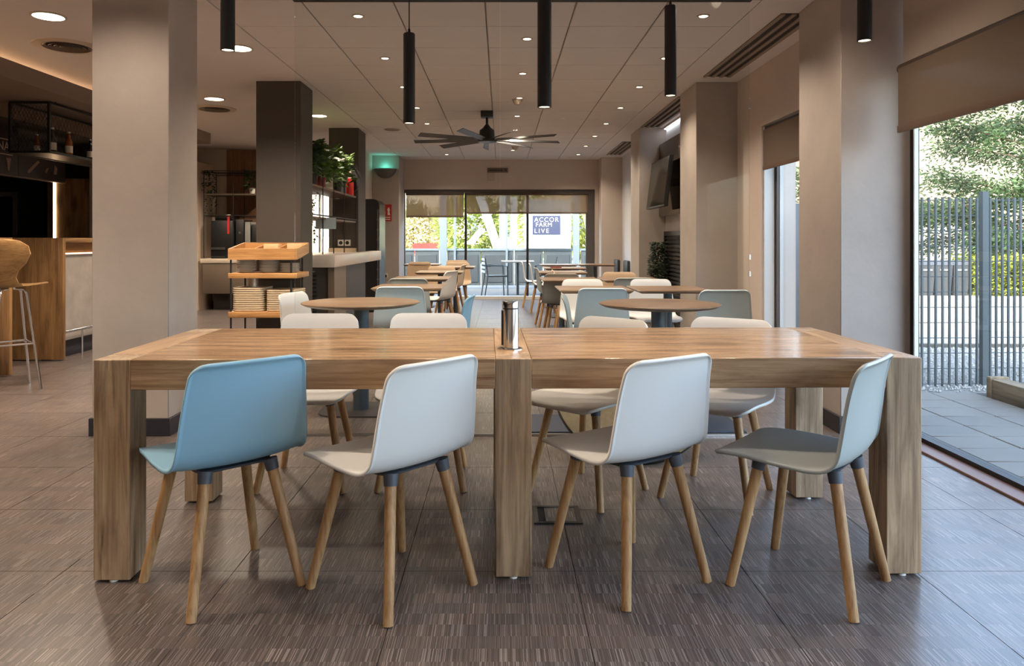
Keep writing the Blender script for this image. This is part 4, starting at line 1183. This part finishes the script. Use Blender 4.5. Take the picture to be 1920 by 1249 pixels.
# buffet counter
bc = thing('buffet_counter', (-2.0, 9.9, 0), 'white thick topped buffet counter beside the dark pillars', 'counter')
WCT = mat('pale_stone_top', (196, 184, 176), .3)
B().box(-2.52, -1.85, 8.3, 10.43, .858, .995, bev=.004).build('counter_top', WCT, bc)
B().box(-1.998, -1.85, 10.43, 11.5, .858, .995, bev=.004).build('counter_extension', WCT, bc)
B().box(-2.50, -1.94, 8.42, 9.0, .0, .858).build('fridge_unit', mat('grey_appliance', (78, 76, 74), .35), bc)
b = B()
for k in range(11): b.box(-2.40, -2.08, 8.408, 8.42, .30 + .045 * k, .318 + .045 * k)
b.build('vent_grille', BLACK, bc)
B().box(-2.35, -2.10, 8.400, 8.415, .80, .815).build('fridge_handle', STEEL, bc)
B().box(-1.94, -1.87, 8.36, 8.99, 0, .858).build('side_panel', TAUPE, bc)
B().box(-2.50, -1.90, 9.0, 10.4, 0, .858).build('base_body', mat('dark_base', (44, 44, 48), .5), bc)
B().box(-2.40, -2.02, 10.35, 10.43, .995, 1.05).build('back_ledge', mat('ledge_cream', (206, 186, 156), .5), bc)
# tall black rounded unit
rf = thing('black_fridge', (-2.1, 12.2, 0), 'tall black rounded fridge beyond the buffet counter', 'fridge')
pts = [(12.05, .02), (12.6, .02), (12.6, 1.83), (12.05, 1.83)]
pr = [(-2.40, .02), (-1.96, .02), (-1.96, 1.70)] + [(-2.06 + .10 * math.cos(R(a)), 1.72 + .10 * math.sin(R(a))) for a in (0, 30, 60, 90)] + [(-2.40, 1.82)]
B().prism(pr, 'Y', 12.0, 12.6).build('body', mat('fridge_black', (34, 32, 34), .25), rf)
B().box(-1.99, -1.975, 11.985, 12.0, .1, 1.65).build('chrome_trim', STEEL, rf)
b = B()
for k in range(9): b.box(-2.0, -1.965, 11.98, 11.99, .2 + .16 * k, .215 + .16 * k)
b.build('hinge_bolt', STEEL, rf)

# ------------------------------------------------------------------ serving trolley
tr = thing('serving_trolley', (-2.17, 7.0, 0), 'three tier wooden serving trolley with black rods before the dark pillar', 'trolley')
ax0, ax1, ay0, ay1 = -2.49, -1.86, 6.80, 7.22
for z0, z1 in ((.815, .862), (.455, .508)): B().box(ax0, ax1, ay0, ay1, z0, z1, bev=.004).build('shelf', HONEY, tr)
for y in (ay0, ay1 - .018): B().box(ax0, ax1, y, y + .018, .985, 1.085).build('tray_side', HONEY, tr)
for x in (ax0, ax1 - .018): B().box(x, x + .018, ay0 + .018, ay1 - .018, .985, 1.085).build('tray_end', HONEYY, tr)
B().box(ax0 + .018, ax1 - .018, ay0 + .018, ay1 - .018, .985, 1.0).build('tray_bottom', HONEY, tr)
for x in (-2.28, -2.07): B().box(x - .006, x + .006, ay0 + .018, ay1 - .018, 1.0, 1.07).build('tray_divider', HONEYY, tr)
for o in list(tr.children):          # the cutlery tray slopes down to the front
    if o.name.startswith('tray_'):
        for v in o.data.vertices: v.co.z += (v.co.y + 7.0 - ay0) * .13
for x in (ax0 + .02, ax1 - .06):
    for y in (ay0 + .02, ay1 - .02): B().cyl((x, y, .05), (x, y, .99), .009, seg=8).build('rod', BLACK, tr)
for x in (ax0 + .02, ax1 - .06):
    for y in (ay0 + .02, ay1 - .02): B().cyl((x - .012, y, .03), (x + .012, y, .03), .03, seg=14).build('castor', BLACK, tr)
# napkins in the top tray
for x, y, h, l in ((-2.17, 7.1, .085, 'folded paper napkins in the middle box of the trolley tray'), (-1.95, 7.1, .09, 'folded paper napkins in the right box of the trolley tray')):
    B().box(x - .07, x + .07, y - .07, y + .07, 1.042, 1.042 + h, bev=.006).build('napkin_pile', mat('kraft_napkin', (214, 168, 128), .8), None, l, 'napkins')
for k, (x, y) in enumerate(((-2.40, 6.88), (-2.17, 6.88), (-1.97, 6.88))):
    t = thing('spoon', (x, y, 1.0), ('steel spoon in the left box of the trolley tray', 'steel spoon in the middle box of the trolley tray', 'steel spoon in the right box of the trolley tray')[k], 'spoon', 'cutlery in the trolley tray')
    B().tube([(x - .05, y, 1.05), (x + .03, y + .01, 1.075), (x + .08, y + .02, 1.085)], .004, 6).build('handle', CHROME, t)
    B().lathe([(0, 0), (.016, .004), (.02, .010), (0, .008)], (x - .062, y - .002, 1.044), 14).build('bowl', CHROME, t)
# plates, piece by piece
plate_me = B().lathe([(0, 0), (.055, 0), (.092, .013), (.094, .016), (.055, .005), (0, .005)], seg=28).mesh('plate', mat('white_china', (220, 216, 210), .25))
for nm, x, n in (('left', -2.36, 8), ('middle', -2.155, 8), ('right', -1.965, 6)):
    for k in range(n):
        o = bpy.data.objects.new('plate', plate_me); o.location = (x, 6.93, .8622 + .0145 * k)
        put(o, None, 'white plate, %s from the bottom of the %s stack on the trolley' % (ORD[k], nm), 'plate', 'plates on the trolley')
# stacked trays
tb = B(); rr_ = [[tb.bm.verts.new((x, y, z)) for x, y in round_rect(0, 0, .29 - 2 * e, .34 - 2 * e, .05 - e)] for e, z in ((.008, 0), (.006, .006), (0, .010), (0, .0195))]
tb.bm.faces.new(rr_[0][::-1]); tb.bm.faces.new(rr_[-1])
for a_, c_ in zip(rr_, rr_[1:]):
    for k in range(len(a_)): tb.bm.faces.new((a_[k], a_[(k + 1) % len(a_)], c_[(k + 1) % len(a_)], c_[k]))
tray_me = tb.mesh('serving_tray', mat('cream_tray', (206, 188, 160), .45))
for nm, x, n in (('left', -2.325, 11), ('right', -2.015, 10)):
    for k in range(n):
        o = bpy.data.objects.new('serving_tray', tray_me); o.location = (x, 7.0, .5082 + .0198 * k)
        put(o, None, 'cream rounded tray, %s from the bottom of the %s tray stack' % (ORD[k], nm), 'tray', 'trays on the trolley')
t = thing('metal_cup', (-2.28, 6.95, .727), 'ribbed metal cup standing on the left tray stack', 'cup')
B().lathe([(0, .727), (.045, .727), (.045, .81), (.04, .81), (.04, .735), (0, .735)], (-2.31, 6.95, 0), 20).build('body', mat('cup_metal', (168, 154, 138), .35, metal=.6), t)
B().lathe([(.045, .727), (.06, .728), (.06, .732), (.045, .733)], (-2.31, 6.95, 0), 20, closed=False).build('saucer_rim', STEEL, t)

# ------------------------------------------------------------------ outside, right: paving, sleeper, fence, road
SLABM = mat('grey_paving', (100, 96, 88), .6, noise=.10, nscale=3)
GRAV = mat('gravel_bed', (116, 116, 112), .9, noise=.25, nscale=60, bump=.6, bscale=90)
S('ground_terrace', B().box(2.48, 3.66, -3.4, 5.78, -.14, -.035), mat('slab_joint', (92, 92, 90), .9))
terr = bpy.data.objects['ground_terrace']; to = ORG[terr.name]
xs = [2.482, 2.58, 2.945, 3.31, 3.655]
for a, c in zip(xs, xs[1:]):
    yy = 5.76
    while yy > 1.2:
        B().box(a + .004, c - .004, yy - .255 + .004, yy - .004, -.06, -.012 - random.random() * .003, bev=.004, seg=1).build('paving_slab', SLABM, terr)
        yy -= .255
B().box(2.482, 3.655, -3.4, yy, -.06, -.013).build('paving_slab', SLABM, terr, kind='stuff')
S('ground_gravel', B().box(2.50, 12.0, 5.78, 8.22, -.2, -.02), GRAV)
S('ground_bed', B().box(3.80, 12.0, -6, 5.78, -.2, -.02), GRAV)
b = B()
for k in range(7000):
    x = random.uniform(2.75, 7.0); y = random.uniform(5.80, 8.15); r = random.uniform(.009, .021)
    c = Vector((x, y, -.018 + r * .25)); vs = [b.bm.verts.new(c + Vector(v) * r * random.uniform(.7, 1.2)) for v in ((1, 0, 0), (-.5, .85, 0), (-.5, -.85, 0), (0, 0, .8))]
    for f in ((0, 1, 3), (1, 2, 3), (2, 0, 3)): b.bm.faces.new([vs[i] for i in f])
b.build('gravel', mat('gravel_stone', (146, 146, 140), .9, noise=.2, nscale=20), None, 'loose pale gravel beyond the terrace fence', 'gravel', kind='stuff')
sl = thing('timber_edging', (3.73, 4.4, -.02), 'weathered timber edging beam beside the paving', 'beam')
OLDW = wood('weathered_timber', (132, 118, 96), (84, 74, 58), 'Y', .8, knots=.3)
B().box(3.665, 3.79, 2.2, 5.58, -.02, .125, bev=.006).build('beam', OLDW, sl)
B().box(3.655, 3.80, 5.58, 5.63, -.02, .14, bev=.006).build('end_post', OLDW, sl)
FEN = mat('fence_grey_blue', (58, 68, 72), .5)
fe = thing('grating_fence', (4.2, 6.1, -.02), 'grey blue metal grating fence beyond the terrace', 'fence')
bar_me = B().box(-.0065, .0065, -.009, .009, 0, 1.53).mesh('bar', FEN)
def fence_run(p0, p1, n, skip=()):
    p0, p1 = Vector(p0), Vector(p1); d = p1 - p0; ang = math.atan2(d.y, d.x)
    for k in range(n + 1):
        p = p0 + d * k / n
        inst('bar', bar_me, fe, p - ORG[fe.name], (0, 0, ang))
    for k in range(13):
        z = .02 + .124 * k
        B().cyl(p0 + Vector((0, 0, z)), p1 + Vector((0, 0, z)), .0035, seg=6).build('cross_rod', FEN, fe)
fence_run((2.72, 6.02, -.02), (3.86, 6.06, -.02), 20)
fence_run((3.98, 6.08, -.02), (5.28, 6.10, -.02), 26)
B().box(3.895, 3.945, 6.04, 6.09, -.1, 1.56).build('post', FEN, fe)
# gate leaves seen through the narrow window
for x0, x1, l in ((3.12, 3.27, 'pale blue grey gate panel seen through the narrow window'), (3.32, 3.43, 'dark blue grey gate post seen through the narrow window')):
    t = thing('gate_panel', ((x0 + x1) / 2, 8.5, -.02), l, 'gate')
    B().box(x0, x1, 8.47, 8.53, -.02, 1.58, bev=.004).build('leaf', mat('gate_%d' % (x0 * 100), (124, 148, 152) if x0 < 3.2 else (78, 86, 92), .6), t)
    B().box(x0 - .01, x0 + .01, 8.45, 8.47, .9, 1.05).build('lock', BLACK, t)
S('ground_kerb', B().box(2.66, 40, 8.22, 8.95, -.2, .03), mat('kerb_concrete', (136, 134, 126), .8, noise=.1, nscale=2))
S('trim_9', B().box(2.66, 40, 8.20, 8.218, -.06, .02), mat('kerb_dark_joint', (70, 68, 62), .9))  # thin dark strip along the kerb edge
S('ground_road', B().box(2.66, 60, 8.95, 13.4, -.2, -.03), mat('pale_asphalt', (150, 140, 122), .9, noise=.06, nscale=1.2))
S('ground_footpath', B().box(2.66, 60, 13.4, 60, -.2, .05), mat('footpath', (152, 142, 124), .9, noise=.1, nscale=1))
for k, x in enumerate((8.45, 8.80, 9.14)):
    t = thing('litter_bin', (x, 15.0, .05), '%s dark wheeled bin beside the hedge across the road' % ('left', 'middle', 'right')[k], 'bin', 'bins across the road')
    bb = B(); bb.frustum_box(x, 15.0, .05, .66, .26, .30, .32, .38); bb.build('body', mat('bin_dark', (52, 54, 56), .5), t)
    bb = B(); bb.frustum_box(x, 15.0, .66, .75, .34, .40, .26, .30); bb.build('lid', mat('bin_lid', (64, 66, 70), .4), t)
    B().box(x - .10, x + .10, 14.80, 14.82, .55, .58).build('handle', STEEL, t)
HEDG = leafy('hedge_leaf', (124, 132, 52), .45, 3, .4)
hd = thing('clipped_hedge', (11.5, 15.1, .05), 'yellow green clipped hedge across the road', 'hedge')
b = B()
for k in range(9000):
    x = random.uniform(9.3, 16); y = 14.7 + .9 * random.random() ** 1.6; z = random.uniform(.06, .88 + .05 * math.sin(x * 3))
    b.leaf(Vector((x, y, z)), Vector((random.gauss(0, 1), random.gauss(-.8, .7), random.gauss(.2, .8))), Vector((0, 0, 1)), .09, .06)
b.build('foliage', HEDG, hd, kind='stuff')
B().box(9.5, 16, 15.0, 15.6, .05, .78).build('inner_branches', mat('hedge_inner', (74, 82, 40), .9), hd)
S('wall_street', B().box(2.66, 60, 23.0, 23.3, 0, 1.73), mat('street_wall', (156, 152, 144), .9, noise=.12, nscale=.8))
b = B(); nx, ny = 30, 16; V = []
for i in range(nx + 1):
    V.append([b.bm.verts.new((2.7 + 70 * i / nx, 23.4 + 50 * j / ny, 1.2 + 13 * (j / ny) ** .8 + random.uniform(-.4, .4) * (j > 0) + 3 * math.sin(i * .5) * (j / ny))) for j in range(ny + 1)])
for i in range(nx):
    for j in range(ny): b.bm.faces.new((V[i][j], V[i + 1][j], V[i + 1][j + 1], V[i][j + 1])).smooth = True
S('ground_hill', b, mat('dry_hillside', (116, 102, 76), .95, noise=.25, nscale=1.4))
def conifer(x, y, zb, label, trunk_h, crown, n, m, ll=.16, lw=.05, seedv=1):
    rng = random.Random(seedv)
    t = thing('conifer_tree', (x, y, zb), label, 'tree')
    bk = mat('trunk_bark', (92, 76, 60), .9)
    B().cyl((x, y, zb), (x + .1, y, zb + trunk_h), .16, .05, 12).build('trunk', bk, t)
    b_ = B(); f_ = B()
    for k in range(34):
        a = rng.uniform(0, 6.28); z0 = zb + trunk_h * rng.uniform(.16, .98); L_ = crown * rng.uniform(.55, 1.0) * (1.15 - .6 * (z0 - zb) / trunk_h)
        p0 = Vector((x, y, z0)); p1 = p0 + Vector((math.cos(a) * L_, math.sin(a) * L_, rng.uniform(-.25, .25) * L_))
        b_.cyl(p0, p1, .03, .008, 5, caps=False)
        for q_ in range(n // 34):
            f = rng.random() ** .6; p = p0.lerp(p1, f) + Vector((rng.gauss(0, .22), rng.gauss(0, .22), rng.gauss(-.08, .16)))
            d = Vector((math.cos(a) + rng.gauss(0, .6), math.sin(a) + rng.gauss(0, .6), rng.gauss(-.1, .5)))
            f_.leaf(p, d, Vector((rng.gauss(0, 1), rng.gauss(0, 1), 1)), ll * rng.uniform(.6, 1.4), lw)
    b_.build('branch', bk, t, kind='stuff'); f_.build('foliage', m, t, kind='stuff')
CONI = leafy('conifer_needles', (62, 82, 46), .5, 1.2, .3)
conifer(12.4, 17.2, 0, 'broad green conifer across the road, nearest the window edge', 6.5, 3.9, 42000, CONI, .12, .035, 3)
conifer(17.0, 19.2, 0, 'green conifer across the road behind the fence post', 7.5, 3.0, 20000, CONI, .12, .035, 5)
conifer(5.6, 17.6, 0, 'tall conifer seen through the narrow window', 7.5, 2.6, 12000, CONI, .12, .04, 8)

# ------------------------------------------------------------------ outside, back: terrace and street
S('ground_deck', B().box(-6, 2.66, 14.85, 20.0, -.2, -.03), mat('deck_grey', (98, 100, 100), .7, noise=.1, nscale=2))
S('ground_street', B().box(-40, 2.66, 20.0, 60, -.2, .22), mat('pale_street', (178, 168, 152), .9, noise=.08, nscale=.8))
rl = thing('terrace_railing', (0, 18, -.03), 'dark panelled terrace railing outside the back window', 'railing')
RAILD = mat('railing_dark', (78, 86, 90), .5); RAILP = mat('post_blue_grey', (112, 126, 134), .5)
for x0, x1 in ((-2.9, -2.1), (-2.08, -1.5), (-1.3, -.5), (-.48, .3), (.32, 1.0), (1.02, 1.7), (1.92, 2.6)):
    o = B().box(x0, x1, 18.0, 18.04, .06, .90).build('panel', RAILD, rl)
    B().box(x0 + .06, x1 - .06, 17.985, 18.0, .14, .80, bev=.004, seg=1).build('inset', mat('railing_inset', (66, 72, 76), .5), o)
B().box(-2.9, 2.6, 17.98, 18.06, .90, .95).build('top_rail', RAILP, rl)
for x, w in ((-1.4, .17), (1.80, .15), (-1.12, .05), (.13, .05)):
    B().box(x - w / 2, x + w / 2, 17.96, 18.08, -.03, 2.5).build('post', RAILP, rl)
pb = thing('poster_board', (1.1, 17.94, .95), 'white poster board with navy square lettering outside the back window', 'poster')
B().box(.54, 1.67, 17.93, 17.95, .95, 2.12).build('board', mat('poster_white', (168, 176, 176), .6), pb)
NAVY = mat('poster_navy', (56, 62, 88), .6)
B().box(.75, 1.41, 17.918, 17.93, 1.29, 1.74).build('navy_square', NAVY, pb)
PW = mat('poster_letter', (190, 198, 198), .6)
text('ACCOR', .15, (.79, 17.914, 1.64), (R(90), 0, 0), PW, pb, align='LEFT', space=1.2)
text('FARM', .15, (.82, 17.914, 1.52), (R(90), 0, 0), PW, pb, align='LEFT', space=1.1)
text('LIVE', .15, (.79, 17.914, 1.37), (R(90), 0, 0), PW, pb, align='LEFT', space=1.35)
text('BAR TERRAZA', .07, (1.04, 17.926, 1.18), (R(90), 0, 0), mat('poster_grey', (150, 158, 160), .6), pb)
text('S', .16, (1.79, 17.952, 1.08), (R(90), 0, 0), PW, pb)
gs = thing('glass_windscreen', (0, 18.02, .95), 'terrace glass windscreen with large white letter strokes', 'windscreen')
B().box(-1.1, .5, 18.01, 18.018, .95, 2.3).build('pane', PANE, gs)
b = B(); z0, z1 = .955, 2.2
b.prism([(-.62, z1), (-.40, z1), (.02, z0), (-.20, z0)], 'Y', 17.99, 18.01)
b.build('diagonal_stroke', PW, gs)
B().box(-.05, .10, 17.985, 18.009, z0, z1).build('upright_stroke', PW, gs)
B().box(.22, .38, 17.985, 18.009, z0, z1).build('second_upright', PW, gs)
b = B(); b.prism([(-.86, 1.05), (-.66, 1.05), (-.38, 1.42), (-.52, 1.46)], 'Y', 17.986, 18.008); b.build('short_stroke', PW, gs)
def armchair(x, y, deg, label):
    t = thing('metal_armchair', (x, y, -.03), label, 'chair', 'metal armchairs on the terrace')
    m = mat('armchair_metal', (70, 78, 84), .35); z = -.03
    for sx2 in (-1, 1):
        B().tube([(x + sx2 * .24, y + .22, z), (x + sx2 * .25, y + .20, z + .64), (x + sx2 * .25, y - .10, z + .66), (x + sx2 * .24, y - .22, z + .64)], .013, 8).build('arm', m, t)
        B().tube([(x + sx2 * .24, y - .27, z), (x + sx2 * .23, y - .20, z + .44), (x + sx2 * .22, y - .26, z + .82)], .013, 8).build('leg', m, t)
    B().box(x - .23, x + .23, y - .2, y + .22, z + .42, z + .45, bev=.01).build('seat', m, t)
    for k in range(4): B().box(x - .22, x + .22, y - .265 + .0 * k, y - .245, z + .50 + .085 * k, z + .55 + .085 * k, bev=.004).build('back_slat', mat('armchair_pale', (186, 196, 200), .4), t)
    t.rotation_euler = (0, 0, R(deg)); return t
armchair(-.12, 15.7, -80, 'dark metal armchair on the terrace in the middle of the aisle view')
armchair(.95, 16.2, 85, 'dark metal armchair on the terrace, right of the aisle view')
t = thing('terrace_table', (.35, 16.0, -.03), 'pale topped terrace table outside the back window', 'table')
B().box(.0, .7, 15.7, 16.3, .68, .71, bev=.004).build('tabletop', POTW, t)
B().cyl((.35, 16, -.02), (.35, 16, .68), .03).build('post', RAILD, t); B().box(.13, .57, 15.78, 16.22, -.03, -.015).build('base_plate', RAILD, t)
def red_chair(x, y, s_, label):
    t = thing('red_chair', (x, y, .22), label, 'chair', 'red chairs in the street')
    m = mat('red_plastic', (206, 42, 36), .4)
    bb = B(); bb.prism(round_rect(x, .86, .56 * s_, .36 * s_, .12 * s_), 'Y', y + .2, y + .25); bb.build('backrest', m, t)
    B().prism(round_rect(x, y, .50 * s_, .48 * s_, .1), 'Z', .62, .66).build('seat', m, t)
    for sx2 in (-.2, .2):
        for sy2 in (-.18, .18): B().cyl((x + sx2 * s_, y + sy2, .22), (x + sx2 * s_, y + sy2, .62), .015).build('leg', STEEL, t)
red_chair(-2.6, 24.0, 1.0, 'large red chair in the street behind the left back window')
red_chair(-2.9, 31.0, .9, 'smaller red chair farther along the street')
# facade across the street
fc = thing('street_building', (-3, 40, .2), 'pale building across the street behind the terrace', 'building')
B().box(-30, 10, 40, 42, .2, 9).build('wall', mat('facade_cream', (190, 176, 152), .9, noise=.06, nscale=.5), fc)
for k in range(12):
    x = -13 + k * 1.9
    o = B().box(x - .45, x + .45, 39.93, 40, 1.2, 2.6).build('window', mat('facade_frame', (236, 232, 224), .7), fc)
    B().box(x - .36, x + .36, 39.9, 39.93, 1.3, 2.5).build('pane', mat('facade_pane', (96, 104, 108), .2), o)
def bush(x, y, z, r, n, m, label, cat='shrub', ll=.22):
    t = thing('street_shrub', (x, y, z), label, cat)
    B().cyl((x, y, z), (x, y, z + r), .06, .03, 8).build('stem', mat('trunk_bark', (92, 76, 60), .9), t)
    b_ = B()
    for k in range(n):
        v = Vector((random.gauss(0, 1), random.gauss(0, 1), random.gauss(0, 1))).normalized() * r * random.uniform(.55, 1)
        b_.leaf(Vector((x, y, z + r)) + v, v + Vector((random.gauss(0, .4), random.gauss(0, .4), random.gauss(0, .4))), Vector((0, 0, 1)), ll, ll * .6)
    b_.build('foliage', m, t, kind='stuff')
bush(-1.25, 30, .2, 1.5, 2200, leafy('street_leaf', (128, 140, 66), .4, 2, .4), 'green yellow shrub behind the letter windscreen')
bush(-3.9, 33, .2, 1.3, 1500, leafy('street_leaf_pale', (170, 160, 110), .4, 2, .4), 'pale shrub behind the left back window')
bush(2.2, 27, .2, 2.2, 2500, leafy('street_leaf', (128, 140, 66), .4, 2, .4), 'green shrub behind the poster board')
